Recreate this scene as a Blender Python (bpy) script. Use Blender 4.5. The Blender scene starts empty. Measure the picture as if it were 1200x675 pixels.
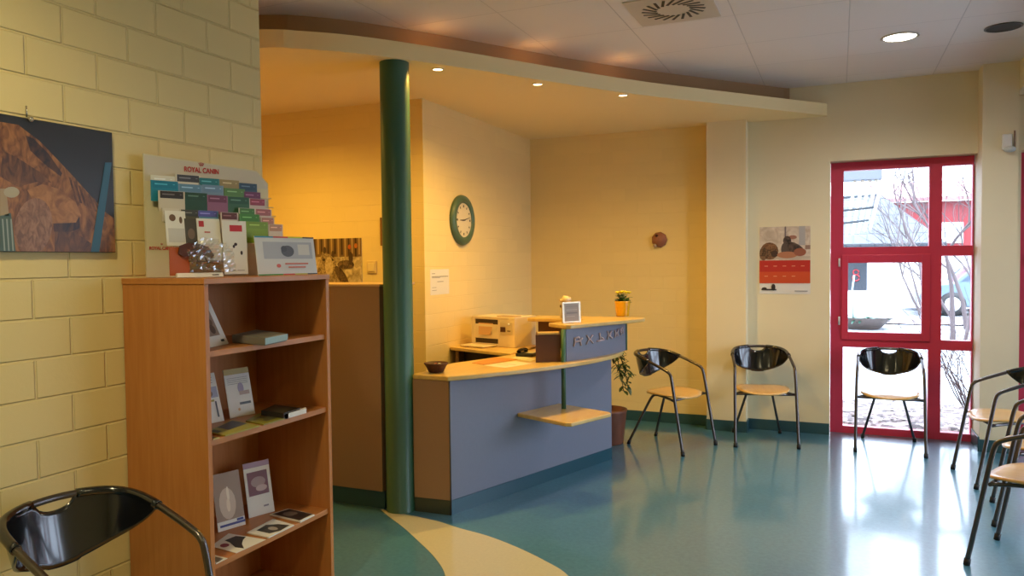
import bpy, bmesh, math, random
from mathutils import Vector, Matrix
random.seed(7)
S = bpy.context.scene
COL = S.collection
V = Vector
PI = math.pi

# ------------------------------------------------------------------ camera
CAMH = 1.6
yaw, pit, roll, FPX = -0.40650855, -0.03488521, -0.01074541, 890.704
fw = V((math.sin(yaw)*math.cos(pit), math.cos(yaw)*math.cos(pit), math.sin(pit)))
rt = fw.cross(V((0, 0, 1))).normalized(); up = rt.cross(fw)
rt, up = rt*math.cos(roll)+up*math.sin(roll), -rt*math.sin(roll)+up*math.cos(roll)
CAMP = V((0, 0, CAMH))
cam = bpy.data.objects.new('camera', bpy.data.cameras.new('camera'))
COL.objects.link(cam); S.camera = cam
m = Matrix((rt, up, -fw)).transposed().to_4x4(); m.translation = CAMP
cam.matrix_world = m
cam.data.sensor_width = 36; cam.data.lens = FPX*36/1200
cam.data.clip_start = 0.05; cam.data.clip_end = 500

def ray(x, y): return (x-600)*rt-(y-337.5)*up+FPX*fw
def onz(x, y, z=0.0):
    d = ray(x, y); return CAMP+d*((z-CAMH)/d.z)
def ony(x, y, Y):
    d = ray(x, y); return CAMP+d*(Y/d.y)
def onx(x, y, X):
    d = ray(x, y); return CAMP+d*(X/d.x)
def onp(x, y, P, N):
    d = ray(x, y); return CAMP+d*((P-CAMP).dot(N)/d.dot(N))

# --------------------------------------------------------------- materials
def lin(c):
    return tuple(((v/255)/12.92 if v/255 <= .04045 else ((v/255+.055)/1.055)**2.4) for v in c)
_M = {}
def mat(rgb, rough=.55, metal=0., spec=.5, noise=0., nscale=20., bump=0., coat=0., stretch=None, emit=0., trans=0.):
    key = (tuple(rgb), rough, metal, spec, noise, nscale, bump, coat, stretch, emit, trans)
    if key in _M: return _M[key]
    M = bpy.data.materials.new('paint_%d' % len(_M)); M.use_nodes = True
    nt = M.node_tree; b = nt.nodes['Principled BSDF']
    c = lin(rgb)
    b.inputs['Base Color'].default_value = (*c, 1)
    b.inputs['Roughness'].default_value = rough
    b.inputs['Metallic'].default_value = metal
    b.inputs['Specular IOR Level'].default_value = spec
    b.inputs['Coat Weight'].default_value = coat
    b.inputs['Coat Roughness'].default_value = .08
    if trans: b.inputs['Transmission Weight'].default_value = trans
    if emit:
        b.inputs['Emission Color'].default_value = (*c, 1); b.inputs['Emission Strength'].default_value = emit
    if noise or bump:
        tc = nt.nodes.new('ShaderNodeTexCoord'); mp = nt.nodes.new('ShaderNodeMapping')
        nt.links.new(tc.outputs['Object'], mp.inputs['Vector'])
        if stretch: mp.inputs['Scale'].default_value = stretch
        n = nt.nodes.new('ShaderNodeTexNoise'); n.inputs['Scale'].default_value = nscale; n.inputs['Detail'].default_value = 5
        nt.links.new(mp.outputs['Vector'], n.inputs['Vector'])
        if noise:
            r = nt.nodes.new('ShaderNodeMapRange')
            r.inputs['To Min'].default_value = 1-noise; r.inputs['To Max'].default_value = 1+noise
            r.inputs['From Min'].default_value = .25; r.inputs['From Max'].default_value = .75
            nt.links.new(n.outputs['Fac'], r.inputs['Value'])
            mx = nt.nodes.new('ShaderNodeVectorMath'); mx.operation = 'SCALE'
            mx.inputs[0].default_value = c
            nt.links.new(r.outputs['Result'], mx.inputs['Scale'])
            nt.links.new(mx.outputs['Vector'], b.inputs['Base Color'])
        if bump:
            bp = nt.nodes.new('ShaderNodeBump'); bp.inputs['Strength'].default_value = bump; bp.inputs['Distance'].default_value = .004
            nt.links.new(n.outputs['Fac'], bp.inputs['Height']); nt.links.new(bp.outputs['Normal'], b.inputs['Normal'])
    _M[key] = M
    return M

def brick_mat(name, rgb, axis, bw, bh, u0, z0, dist=.004, mort=.010, stren=1.0, mix=.0, offset=.5, rough=.6):
    M = bpy.data.materials.new(name); M.use_nodes = True
    nt = M.node_tree; b = nt.nodes['Principled BSDF']; L = nt.links.new; N = nt.nodes.new
    b.inputs['Roughness'].default_value = rough
    g = N('ShaderNodeNewGeometry'); sp = N('ShaderNodeSeparateXYZ'); cb = N('ShaderNodeCombineXYZ')
    L(g.outputs['Position'], sp.inputs[0])
    a1 = N('ShaderNodeMath'); a1.operation = 'SUBTRACT'; a1.inputs[1].default_value = u0
    a2 = N('ShaderNodeMath'); a2.operation = 'SUBTRACT'; a2.inputs[1].default_value = z0
    L(sp.outputs[{'x': 0, 'y': 1, 'f': 0}[axis]], a1.inputs[0])
    L(sp.outputs[1 if axis == 'f' else 2], a2.inputs[0])
    L(a1.outputs[0], cb.inputs[0]); L(a2.outputs[0], cb.inputs[1])
    t = N('ShaderNodeTexBrick'); t.offset = offset; t.offset_frequency = 2
    t.inputs['Scale'].default_value = 1; t.inputs['Brick Width'].default_value = bw; t.inputs['Row Height'].default_value = bh
    t.inputs['Mortar Size'].default_value = mort; t.inputs['Mortar Smooth'].default_value = .6
    c = lin(rgb)
    t.inputs['Color1'].default_value = (*c, 1); t.inputs['Color2'].default_value = (*[v*.965 for v in c], 1)
    t.inputs['Mortar'].default_value = (*[v*(1-mix) for v in c], 1)
    L(cb.outputs[0], t.inputs['Vector']); L(t.outputs['Color'], b.inputs['Base Color'])
    n = N('ShaderNodeTexNoise'); n.inputs['Scale'].default_value = 60; n.inputs['Detail'].default_value = 3
    L(g.outputs['Position'], n.inputs['Vector'])
    s = N('ShaderNodeMath'); s.operation = 'MULTIPLY'; s.inputs[1].default_value = .10; L(n.outputs['Fac'], s.inputs[0])
    h = N('ShaderNodeMath'); h.operation = 'SUBTRACT'; L(s.outputs[0], h.inputs[0]); L(t.outputs['Fac'], h.inputs[1])
    bp = N('ShaderNodeBump'); bp.inputs['Strength'].default_value = stren; bp.inputs['Distance'].default_value = dist
    L(h.outputs[0], bp.inputs['Height']); L(bp.outputs['Normal'], b.inputs['Normal'])
    return M

def wood(rgb, dark, axis=(1, 12, 12), rough=.35, coat=.2):
    M = bpy.data.materials.new('wood'); M.use_nodes = True
    nt = M.node_tree; b = nt.nodes['Principled BSDF']; L = nt.links.new; N = nt.nodes.new
    tc = N('ShaderNodeTexCoord'); mp = N('ShaderNodeMapping'); mp.inputs['Scale'].default_value = axis
    L(tc.outputs['Object'], mp.inputs[0])
    n = N('ShaderNodeTexNoise'); n.inputs['Scale'].default_value = 3.5; n.inputs['Detail'].default_value = 6
    n.inputs['Distortion'].default_value = .4
    L(mp.outputs[0], n.inputs['Vector'])
    r = N('ShaderNodeValToRGB'); r.color_ramp.elements[0].position = .3; r.color_ramp.elements[1].position = .7
    r.color_ramp.elements[0].color = (*lin(dark), 1); r.color_ramp.elements[1].color = (*lin(rgb), 1)
    L(n.outputs['Fac'], r.inputs[0]); L(r.outputs[0], b.inputs['Base Color'])
    b.inputs['Roughness'].default_value = rough; b.inputs['Coat Weight'].default_value = coat
    return M

def glass_mat():
    M = bpy.data.materials.new('window_glass'); M.use_nodes = True
    nt = M.node_tree; nt.nodes.clear(); N = nt.nodes.new; L = nt.links.new
    o = N('ShaderNodeOutputMaterial'); mx = N('ShaderNodeMixShader'); t = N('ShaderNodeBsdfTransparent'); g = N('ShaderNodeBsdfGlossy')
    g.inputs['Roughness'].default_value = .02
    f = N('ShaderNodeFresnel'); f.inputs['IOR'].default_value = 1.45
    L(f.outputs[0], mx.inputs[0]); L(t.outputs[0], mx.inputs[1]); L(g.outputs[0], mx.inputs[2]); L(mx.outputs[0], o.inputs[0])
    return M

# ----------------------------------------------------------------- builder
class MB:
    def __init__(s): s.bm = bmesh.new(); s.mats = []; s.smooth = False
    def mi(s, m):
        if m is None: return 0
        if m not in s.mats: s.mats.append(m)
        return s.mats.index(m)
    def poly(s, pts, m=None, smooth=False):
        vs = [s.bm.verts.new(p) for p in pts]
        try: f = s.bm.faces.new(vs)
        except ValueError: return None
        f.material_index = s.mi(m); f.smooth = smooth
        return f
    def box(s, a, b, m=None, M=None):
        (x0, y0, z0), (x1, y1, z1) = a, b
        P = [V(p) for p in ((x0,y0,z0),(x1,y0,z0),(x1,y1,z0),(x0,y1,z0),(x0,y0,z1),(x1,y0,z1),(x1,y1,z1),(x0,y1,z1))]
        if M: P = [M@p for p in P]
        vs = [s.bm.verts.new(p) for p in P]; i = s.mi(m)
        for q in ((0,3,2,1),(4,5,6,7),(0,1,5,4),(1,2,6,5),(2,3,7,6),(3,0,4,7)):
            f = s.bm.faces.new([vs[k] for k in q]); f.material_index = i
        return s
    def prism(s, pts, z0, z1, m=None):
        """pts 2-D outline (counter-clockwise), extruded from z0 to z1"""
        n = len(pts); i = s.mi(m)
        ar = sum(pts[k][0]*pts[(k+1) % n][1]-pts[(k+1) % n][0]*pts[k][1] for k in range(n))
        if ar < 0: pts = list(reversed(pts))
        a = [s.bm.verts.new((p[0], p[1], z0)) for p in pts]; b = [s.bm.verts.new((p[0], p[1], z1)) for p in pts]
        fs = [s.bm.faces.new(list(reversed(a))), s.bm.faces.new(b)]
        for k in range(n):
            fs.append(s.bm.faces.new((a[k], a[(k+1) % n], b[(k+1) % n], b[k])))
        for f in fs: f.material_index = i
        return s
    def slab(s, P, off, m=None):
        """polygon P (world points) extruded by vector off"""
        n = len(P); i = s.mi(m); P = [V(p) for p in P]; off = V(off)
        a = [s.bm.verts.new(p) for p in P]; b = [s.bm.verts.new(p+off) for p in P]
        fs = [s.bm.faces.new(a), s.bm.faces.new(list(reversed(b)))]
        for k in range(n): fs.append(s.bm.faces.new((a[(k+1) % n], a[k], b[k], b[(k+1) % n])))
        for f in fs: f.material_index = i
        bmesh.ops.recalc_face_normals(s.bm, faces=fs)
        return s
    def tube(s, path, r, seg=10, m=None, closed=False, cap=True, sub=0):
        P = [V(p) for p in path]
        R = list(r) if hasattr(r, '__len__') else [r]*len(P)
        if sub: P, R = crs(P, R, sub, closed)
        n = len(P); i = s.mi(m); rings = []
        T = []
        for k in range(n):
            a = P[(k-1) % n] if (closed or k > 0) else P[k]; b = P[(k+1) % n] if (closed or k < n-1) else P[k]
            T.append((b-a).normalized())
        u = T[0].orthogonal().normalized()
        for k in range(n):
            u = (u-T[k]*u.dot(T[k]))
            u = u.normalized() if u.length > 1e-6 else T[k].orthogonal().normalized()
            w = T[k].cross(u)
            rings.append([s.bm.verts.new(P[k]+(u*math.cos(2*PI*j/seg)+w*math.sin(2*PI*j/seg))*R[k]) for j in range(seg)])
        for k in range(n if closed else n-1):
            A, B = rings[k], rings[(k+1) % n]
            for j in range(seg):
                f = s.bm.faces.new((A[j], A[(j+1) % seg], B[(j+1) % seg], B[j])); f.smooth = True; f.material_index = i
        if cap and not closed:
            f = s.bm.faces.new(list(reversed(rings[0]))); f.material_index = i
            f = s.bm.faces.new(rings[-1]); f.material_index = i
        return s
    def lathe(s, prof, c=(0, 0, 0), seg=28, m=None, M=None, smooth=True):
        i = s.mi(m); c = V(c); rings = []
        for (r, z) in prof:
            if r < 1e-5: rings.append([s.bm.verts.new((M@V((0, 0, z)) if M else V((0, 0, z)))+c)])
            else:
                q = []
                for j in range(seg):
                    p = V((r*math.cos(2*PI*j/seg), r*math.sin(2*PI*j/seg), z))
                    q.append(s.bm.verts.new((M@p if M else p)+c))
                rings.append(q)
        for A, B in zip(rings, rings[1:]):
            for j in range(seg):
                k = (j+1) % seg
                if len(A) == 1 and len(B) == 1: continue
                if len(A) == 1: f = s.bm.faces.new((A[0], B[k], B[j]))
                elif len(B) == 1: f = s.bm.faces.new((A[j], A[k], B[0]))
                else: f = s.bm.faces.new((A[j], A[k], B[k], B[j]))
                f.smooth = smooth; f.material_index = i
        return s
    def ball(s, c, r, m=None, M=None, u=14, v=9):
        prof = [(math.sin(PI*k/v), -math.cos(PI*k/v)) for k in range(v+1)]
        r = (r, r, r) if not hasattr(r, '__len__') else r
        D = Matrix.Diagonal((*r, 1)).to_3x3()
        return s.lathe(prof, c, u, m, (M.to_3x3() if M else Matrix.Identity(3))@D)
    def build(s, name, m=None, parent=None, world=True, bevel=0, solid=0, subsurf=0, label=None, seg=2):
        me = bpy.data.meshes.new(name)
        o = bpy.data.objects.new(name, me); COL.objects.link(o)
        if parent is not None:
            if world:
                W = Matrix.Translation(parent_loc(parent)) @ parent_rot(parent)
                s.bm.transform(W.inverted())
            o.parent = parent
        s.bm.to_mesh(me); s.bm.free()
        if s.mats:
            for k in s.mats: me.materials.append(k)
        elif m: me.materials.append(m)
        if solid:
            q = o.modifiers.new('s', 'SOLIDIFY'); q.thickness = solid; q.offset = 0
        if subsurf:
            q = o.modifiers.new('u', 'SUBSURF'); q.levels = q.render_levels = subsurf
        if bevel:
            q = o.modifiers.new('b', 'BEVEL'); q.width = bevel; q.segments = seg; q.limit_method = 'ANGLE'; q.angle_limit = .6
        if label: o['label'] = label
        return o

def parent_loc(p):
    L = V((0, 0, 0)); q = p; M = Matrix.Identity(4)
    M = local(p)
    while p.parent is not None:
        p = p.parent; M = local(p)@M
    return M.translation
def parent_rot(p):
    M = local(p)
    while p.parent is not None:
        p = p.parent; M = local(p)@M
    return M.to_3x3().to_4x4()
def local(o): return Matrix.Translation(o.location)@o.rotation_euler.to_matrix().to_4x4()

def crs(P, R, sub, closed=False):
    out, ro = [], []; n = len(P)
    for k in range(n if closed else n-1):
        if closed: p0, p1, p2, p3 = (P[(k-1) % n], P[k], P[(k+1) % n], P[(k+2) % n])
        else: p0, p1, p2, p3 = P[max(k-1, 0)], P[k], P[k+1], P[min(k+2, n-1)]
        for j in range(sub):
            t = j/sub
            out.append(.5*((2*p1)+(p2-p0)*t+(2*p0-5*p1+4*p2-p3)*t*t+(3*p1-p0-3*p2+p3)*t**3))
            ro.append(R[k]*(1-t)+R[(k+1) % n]*t)
    if not closed: out.append(P[-1]); ro.append(R[-1])
    return out, ro

def curve2(pts, sub=8):
    P, _ = crs([V((p[0], p[1], 0)) for p in pts], [1]*len(pts), sub)
    return [(p.x, p.y) for p in P]

def tag(o, label, cat, group=None, kind=None):
    o['label'] = label; o['category'] = cat
    if group: o['group'] = group
    if kind: o['kind'] = kind
    return o
def thing(name, loc, label, cat, group=None, rz=0):
    o = bpy.data.objects.new(name, None); COL.objects.link(o)
    o.location = loc; o.rotation_euler = (0, 0, rz); o.empty_display_size = .1
    return tag(o, label, cat, group)
def struct(o): o['kind'] = 'structure'; return o
def copy_tree(o, parent=None):
    c = o.copy(); COL.objects.link(c); c.parent = parent
    for ch in list(o.children): copy_tree(ch, c)
    return c

def ell(cx, cy, rx, ry, rot=0, n=16, a0=0, a1=2*PI):
    out = []
    for k in range(n):
        a = a0+(a1-a0)*k/(n if abs(a1-a0-2*PI) < 1e-6 else n-1)
        x, y = rx*math.cos(a), ry*math.sin(a)
        out.append((cx+x*math.cos(rot)-y*math.sin(rot), cy+x*math.sin(rot)+y*math.cos(rot)))
    return out
def rect(a, b, c, d): return [(a, b), (c, b), (c, d), (a, d)]

def card(mb, P, U, W, w, h, th, base, shapes=(), step=.0006):
    """printed sheet: bottom-left P, unit right U, unit up W; shapes in 0..1 sheet units laid as print on the front"""
    U = V(U).normalized(); W = V(W).normalized(); N = U.cross(W); P = V(P)
    q = [P, P+U*w, P+U*w+W*h, P+W*h]
    mb.slab(q, -N*th, base)
    for k, (m, sh) in enumerate(shapes):
        mb.poly([P+U*(a*w)+W*(b*h)+N*(step*(1+k*.35)) for a, b in sh], m)
    return mb

def text_obj(body, name, P, U, W, size, m, parent, align='CENTER', bold=0., sx=1.):
    cu = bpy.data.curves.new(name, 'FONT'); cu.body = body; cu.size = size; cu.align_x = align; cu.align_y = 'CENTER'
    cu.extrude = .0004; cu.offset = bold
    o = bpy.data.objects.new('tmp', cu); COL.objects.link(o)
    dg = bpy.context.evaluated_depsgraph_get()
    me = bpy.data.meshes.new_from_object(o.evaluated_get(dg))
    bpy.data.objects.remove(o)
    U = V(U).normalized(); W = V(W).normalized(); N = U.cross(W)
    M = Matrix((U*sx, W, N)).transposed().to_4x4(); M.translation = V(P)
    me.transform(M)
    W2 = Matrix.Translation(parent_loc(parent))@parent_rot(parent)
    me.transform(W2.inverted()); me.materials.clear(); me.materials.append(m)
    o = bpy.data.objects.new(name, me); COL.objects.link(o); o.parent = parent
    return o

# ------------------------------------------------------------ key materials
CREAM = (240, 214, 150)
m_left = brick_mat('left_wall_brick', (230, 209, 148), 'y', .2838, .1445, 1.819-.0+.1419, 2.4215-17*.1445, dist=.007, mort=.006, stren=.9, mix=0)
m_bx = brick_mat('back_brick', CREAM, 'x', .25, .125, .04, .062, dist=.0022, mort=.003, stren=.6, mix=.015)
m_by = brick_mat('side_brick', CREAM, 'y', .25, .125, .04, .062, dist=.0022, mort=.003, stren=.6, mix=.015)
m_plain = mat((235, 221, 184), .6, noise=.02, nscale=3, bump=.15)
m_soffit = mat((242, 220, 164), .65)
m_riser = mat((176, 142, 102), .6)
m_ceil = brick_mat('ceiling_tiles', (236, 228, 220), 'f', .672, .69, -1.29, 5.06, dist=.003, mort=.0045, stren=.6, mix=.22, offset=0, rough=.85)
m_base = mat((48, 82, 88), .3)
m_red = mat((208, 58, 86), .4)
m_glass = glass_mat()
m_beech = wood((192, 126, 66), (180, 113, 55), (14, 14, 1), .42, .1)
m_beech_h = wood((192, 126, 66), (180, 113, 55), (14, 1, 14), .42, .1)
m_oak = wood((222, 188, 116), (210, 170, 96), (6, 1, 6), .3, .25)
m_seat = wood((226, 182, 112), (212, 164, 94), (10, 1, 10), .28, .4)
m_brown = mat((150, 118, 92), .5, noise=.02, nscale=60)
m_blue = mat((118, 121, 138), .5, noise=.02, nscale=40)
m_green = mat((52, 96, 76), .4, spec=.5, coat=.05)
m_kick = mat((38, 78, 92), .28)
m_white = mat((232, 230, 224), .5)
m_paper = mat((226, 222, 214), .7)
m_black = mat((14, 15, 20), .16, spec=.6, coat=.6)
m_steel = mat((98, 93, 92), .28, metal=.9)
m_chrome = mat((205, 202, 196), .12, metal=1.)
m_rubber = mat((20, 20, 22), .6)
m_dark = mat((26, 24, 24), .5)

# ================================================================ THE ROOM
Y_B = 7.42; X_L = -2.65; Z_C = 3.15; Z_S = 2.87; X_R = 2.62
def wallbox(name, a, b, m, bevel=0):
    return struct(MB().box(a, b).build(name, m))
# floor: teal linoleum with an inlaid cream sweep
def floor_mat():
    M = bpy.data.materials.new('linoleum'); M.use_nodes = True
    nt = M.node_tree; b = nt.nodes['Principled BSDF']; N = nt.nodes.new; L = nt.links.new
    g = N('ShaderNodeNewGeometry')
    n = N('ShaderNodeTexNoise'); n.inputs['Scale'].default_value = 38; n.inputs['Detail'].default_value = 8; n.inputs['Roughness'].default_value = .7
    L(g.outputs['Position'], n.inputs['Vector'])
    r = N('ShaderNodeValToRGB'); r.color_ramp.elements[0].position = .35; r.color_ramp.elements[1].position = .68
    r.color_ramp.elements[0].color = (*lin((62, 112, 136)), 1); r.color_ramp.elements[1].color = (*lin((80, 132, 156)), 1)
    L(n.outputs['Fac'], r.inputs[0]); L(r.outputs[0], b.inputs['Base Color'])
    b.inputs['Roughness'].default_value = .30; b.inputs['Specular IOR Level'].default_value = .5
    b.inputs['Coat Weight'].default_value = .8; b.inputs['Coat Roughness'].default_value = .11
    n2 = N('ShaderNodeTexNoise'); n2.inputs['Scale'].default_value = 2.2; n2.inputs['Detail'].default_value = 3
    L(g.outputs['Position'], n2.inputs['Vector'])
    bp = N('ShaderNodeBump'); bp.inputs['Strength'].default_value = .12; bp.inputs['Distance'].default_value = .02
    L(n2.outputs['Fac'], bp.inputs['Height']); L(bp.outputs['Normal'], b.inputs['Coat Normal'])
    return M
struct(MB().box((-5.6, -3.0, -.12), (X_R+.15, 7.62, 0)).build('floor', floor_mat()))
lefta = curve2([(-2.735, 4.145), (-2.62, 4.055), (-2.42, 3.91), (-2.228, 3.755), (-2.002, 3.559), (-1.839, 3.372), (-1.70, 3.10), (-1.60, 2.6), (-1.57, 2.0), (-1.62, 1.2)], 6)
righta = curve2([(-2.735, 4.145), (-2.575, 4.125), (-2.30, 4.085), (-2.08, 4.016), (-1.88, 3.965), (-1.66, 3.87), (-1.44, 3.745), (-1.257, 3.605), (-1.04, 3.30), (-.93, 2.7), (-.92, 2.0), (-1.0, 1.2)], 6)
sweep = lefta+list(reversed(righta[1:]))
struct(MB().prism(sweep, .0002, .0012).build('floor_inlay', mat((196, 190, 158), .3, noise=.05, nscale=60, coat=.6)))

struct(MB().box((-5.6, -3.0, Z_C), (X_R+.15, 7.62, Z_C+.12)).build('ceiling', m_ceil))
wallbox('wall_left', (X_L-.24, -3.0, 0), (X_L, 3.015, Z_C), m_left)
wallbox('wall_rear', (X_L-.24, -3.12, 0), (X_R+.15, -3.0, Z_C), m_plain)
wallbox('wall_passage_end', (-5.6, 2.8, 0), (-5.45, 5.3, Z_C), m_by)
wallbox('wall_passage_near', (-5.6, 2.8, 0), (X_L-.24, 2.95, Z_C), m_bx)
wallbox('wall_passage', (-5.45, 5.18, 0), (-2.97, 5.36, Z_S), m_bx)
wallbox('wall_clock_side', (-3.15, 5.36, 0), (-2.97, Y_B, Z_S), m_by)
wallbox('wall_back', (-3.15, Y_B, 0), (-1.138, Y_B+.28, Z_C), m_bx)
wallbox('wall_pilaster', (-1.138, 7.25, 0), (-.785, Y_B+.28, Z_C), m_plain)
wallbox('wall_window_side', (-.785, Y_B, 0), (-.075, Y_B+.28, Z_C), m_plain)
wallbox('wall_window_head', (-.075, Y_B, 2.465), (1.03, Y_B+.28, Z_C), m_plain)
wallbox('wall_pillar', (1.062, 7.2, 0), (1.312, Y_B+.28, Z_C), m_plain)
wallbox('wall_reveal', (1.312, Y_B, 0), (1.372, Y_B+.28, Z_C), m_plain)
wallbox('wall_window_head', (1.372, Y_B, 2.465), (2.50, Y_B+.28, Z_C), m_plain)
wallbox('wall_far_right', (2.50, Y_B, 0), (X_R+.15, Y_B+.28, Z_C), m_plain)
# small sliver between window_1 frame and pillar (white reveal lining)
struct(MB().box((1.03, Y_B, 2.465), (1.062, Y_B+.28, Z_C)).build('wall_reveal', m_plain))
# ceiling beam running from the pillar
wallbox('trim_1', (1.312, -3.0, 2.92), (1.62, Y_B, Z_C-.001), m_plain)
# right wall with two windows
WR = [3.74, 4.88, 6.02]
_e = -3.0
for a in WR+[None]:
    b = a if a is not None else 7.42
    wallbox('wall_right', (X_R, _e, 0), (X_R+.15, b, Z_C), m_plain)
    struct(MB().box((X_R-.012, _e, 0), (X_R, b, .10)).build('baseboard_right', m_base))
    if a is not None:
        wallbox('wall_right', (X_R, a, 2.465), (X_R+.15, a+1.13, Z_C), m_plain); _e = a+1.13

# soffit over the reception: curved lip, riser set back above it
fc = [(-5.45, 3.05), (-4.6, 3.12), (-3.8, 3.30), (-3.11, 3.565), (-2.93, 3.68), (-2.72, 3.87), (-2.52, 4.12), (-2.26, 4.50), (-2.0, 4.91), (-1.69, 5.40), (-1.36, 5.87), (-.95, 6.37), (-.55, 6.85), (-.105, 7.38)]
fcc = curve2(fc, 5)
lip = fcc+[(-.105, Y_B), (-3.0, Y_B), (-3.0, 5.2), (-5.45, 5.2)]
struct(MB().prism(lip, Z_S, Z_S+.105).build('ceiling_soffit', m_soffit))
def offs(c, d):
    out = []
    for k in range(len(c)):
        a = V(c[max(k-1, 0)]); b = V(c[min(k+1, len(c)-1)]); t = (b-a).normalized()
        out.append((c[k][0]-t.y*d, c[k][1]+t.x*d))
    return out
rs = offs(fcc, .28); rs = [p for p in rs if p[1] < Y_B-.02]; rs += [(-.42, Y_B)]
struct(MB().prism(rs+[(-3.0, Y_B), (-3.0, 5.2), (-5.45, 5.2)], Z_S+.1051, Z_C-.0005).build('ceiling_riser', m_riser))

# baseboards
def bb(name, a, b, n, h=.10, t=.012):
    a = V((*a, 0)); b = V((*b, 0)); n = V((*n, 0))
    o = MB().slab([a, b, b+n*t, a+n*t], (0, 0, h)).build(name, m_base, bevel=.002); return struct(o)
bb('baseboard_back', (-2.97, Y_B), (-1.138, Y_B), (0, -1))
bb('baseboard_pilaster', (-1.138, 7.25), (-.785, 7.25), (0, -1))
bb('baseboard_pilaster', (-1.138, Y_B-.012), (-1.138, 7.25), (-1, 0))
bb('baseboard_pilaster', (-.785, 7.25-.012), (-.785, Y_B), (1, 0))
bb('baseboard_window', (-.773, Y_B), (-.075, Y_B), (0, -1))
bb('baseboard_pillar', (1.062, 7.2), (1.312, 7.2), (0, -1))
bb('baseboard_pillar', (1.062, 7.188), (1.062, Y_B+.11), (-1, 0), .12)
bb('baseboard_pillar', (1.312, 7.188), (1.312, Y_B), (1, 0))
bb('baseboard_clock_side', (-2.97, 5.20), (-2.97, Y_B-.012), (1, 0))
bb('baseboard_passage', (-5.45, 5.18), (-2.97, 5.18), (0, -1))
bb('baseboard_left', (X_L, -3.0), (X_L, 2.16), (1, 0))

# red framed windows (local: x 0..1.13, y into the wall, z 0..2.46)
def make_window(n, loc, rz):
    w = bpy.data.objects.new('window_%d' % n, None); COL.objects.link(w); w.location = loc; w.rotation_euler = (0, 0, rz)
    w['kind'] = 'structure'
    f = MB()
    X0, X1, XA, XB, XC, XD = 0, 1.128, .108, .792, .89, 1.118
    for (a, b, c, d) in ((X0, 0, XA, 2.46), (XB, 0, XC, 2.46), (XD, 0, X1, 2.46),
                         (XA, 0, XB, .063), (XA, .787, XB, .872), (XA, 1.61, XB, 1.695), (XA, 2.385, XB, 2.46),
                         (XC, 0, XD, .063), (XC, .787, XD, .872), (XC, 1.61, XD, 1.695), (XC, 2.385, XD, 2.46)):
        f.box((a, 0, b), (c, .07, d))
    fo = f.build('window_frame', m_red, w, world=False); fo['kind'] = 'structure'
    s = MB()
    a, b, c, d = .095, .858, .805, 1.625; ia, ib, ic, idd = .148, .927, .738, 1.552
    s.box((a, -.014, b), (ia, .05, d)); s.box((ic, -.014, b), (c, .05, d)); s.box((ia, -.014, b), (ic, .05, ib)); s.box((ia, -.014, idd), (ic, .05, d))
    so = s.build('window_sash', m_red, w, world=False, bevel=.003)
    g = MB()
    for (a, b, c, d) in ((XA, .063, XB, .787), (XA, 1.695, XB, 2.385), (XC, .063, XD, .787), (XC, .872, XD, 1.61), (XC, 1.695, XD, 2.385), (.148, .927, .738, 1.552)):
        g.box((a-.004, .030, b-.004), (c+.004, .036, d+.004))
    g.build('window_pane', m_glass, w, world=False)
    for z in (.99, 1.52):
        MB().tube([(.074, -.016, z), (.074, -.016, z+.075)], .008, 8).build('hinge', m_white, w, world=False)
    h = MB(); h.lathe([(0, -.022), (.012, -.022), (.014, -.014), (.014, 0)], (.835, 0, 1.235), 12, M=Matrix.Rotation(-PI/2, 3, 'X').inverted()@Matrix.Identity(3))
    h.build('lock', m_chrome, w, world=False)
    # white sealing strip and outer sill
    MB().box((0, .07, -.02), (X1, .20, .02)).build('window_sill', mat((190, 190, 188), .4), w, world=False)
    return w
w1 = make_window(1, (-.072, 7.54, .001), 0)
w2 = copy_tree(w1); w2.name = 'window_2'; w2.location = (1.372, 7.54, .001)
for i, a in enumerate(WR):
    w3 = copy_tree(w1); w3.name = 'window_%d' % (i+3); w3.location = (X_R+.06, a+1.129, .001); w3.rotation_euler = (0, 0, -PI/2)

# ============================================================ GREEN COLUMN
colc = V((-2.605, 4.195, 0))
o = MB().lathe([(.098, 0), (.098, .006), (.094, .010), (.0935, Z_S-.02), (.0935, Z_S)], colc, 40).build('green_column', m_green)
tag(o, 'round dark green steel column rising beside the reception counter to the soffit', 'column')

# =========================================================== TALL PARTITION
par = thing('partition_cabinet', (-3.2, 4.14, 0), 'tall plain brown partition cabinet between bookcase and green column', 'cabinet')
MB().box((-3.95, 4.14, .118), (-2.71, 4.56, 1.447)).build('body', m_brown, par, bevel=.002)
MB().box((-3.96, 4.132, 1.447), (-2.70, 4.57, 1.463)).build('top_panel', mat((196, 160, 118), .35), par, bevel=.003)
MB().box((-3.94, 4.165, 0), (-2.71, 4.54, .118)).build('kickboard', m_kick, par)

# ======================================================== RECEPTION COUNTER
A = V((-2.245, 4.207, 0)); B = V((-1.676, 5.89, 0)); dF = (B-A).normalized(); nF = V((dF.y, -dF.x, 0))
ctr = thing('reception_counter', (-2.1, 5.0, 0), 'curved reception counter with blue grey front, wooden tops and brown end panel', 'counter')
zt, zb = .885, .855
MB().slab([A+V((0, 0, .095)), B+V((0, 0, .095)), B+V((0, 0, zb)), A+V((0, 0, zb))], -nF*.025).build('front_panel', m_blue, ctr, label='blue grey front panel')
kA, kB = A-nF*.01, B-nF*.01
MB().slab([A, B, B+V((0, 0, .093)), A+V((0, 0, .093))], -nF*.03).build('kickboard', m_kick, ctr)
MB().slab([V((-2.502, 4.19, .095)), A+V((-.004, -.004, .095)), A+V((-.004, -.004, zb)), V((-2.502, 4.19, zb))], V((0, .022, 0))).build('end_panel', m_brown, ctr, label='brown end panel')
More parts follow.
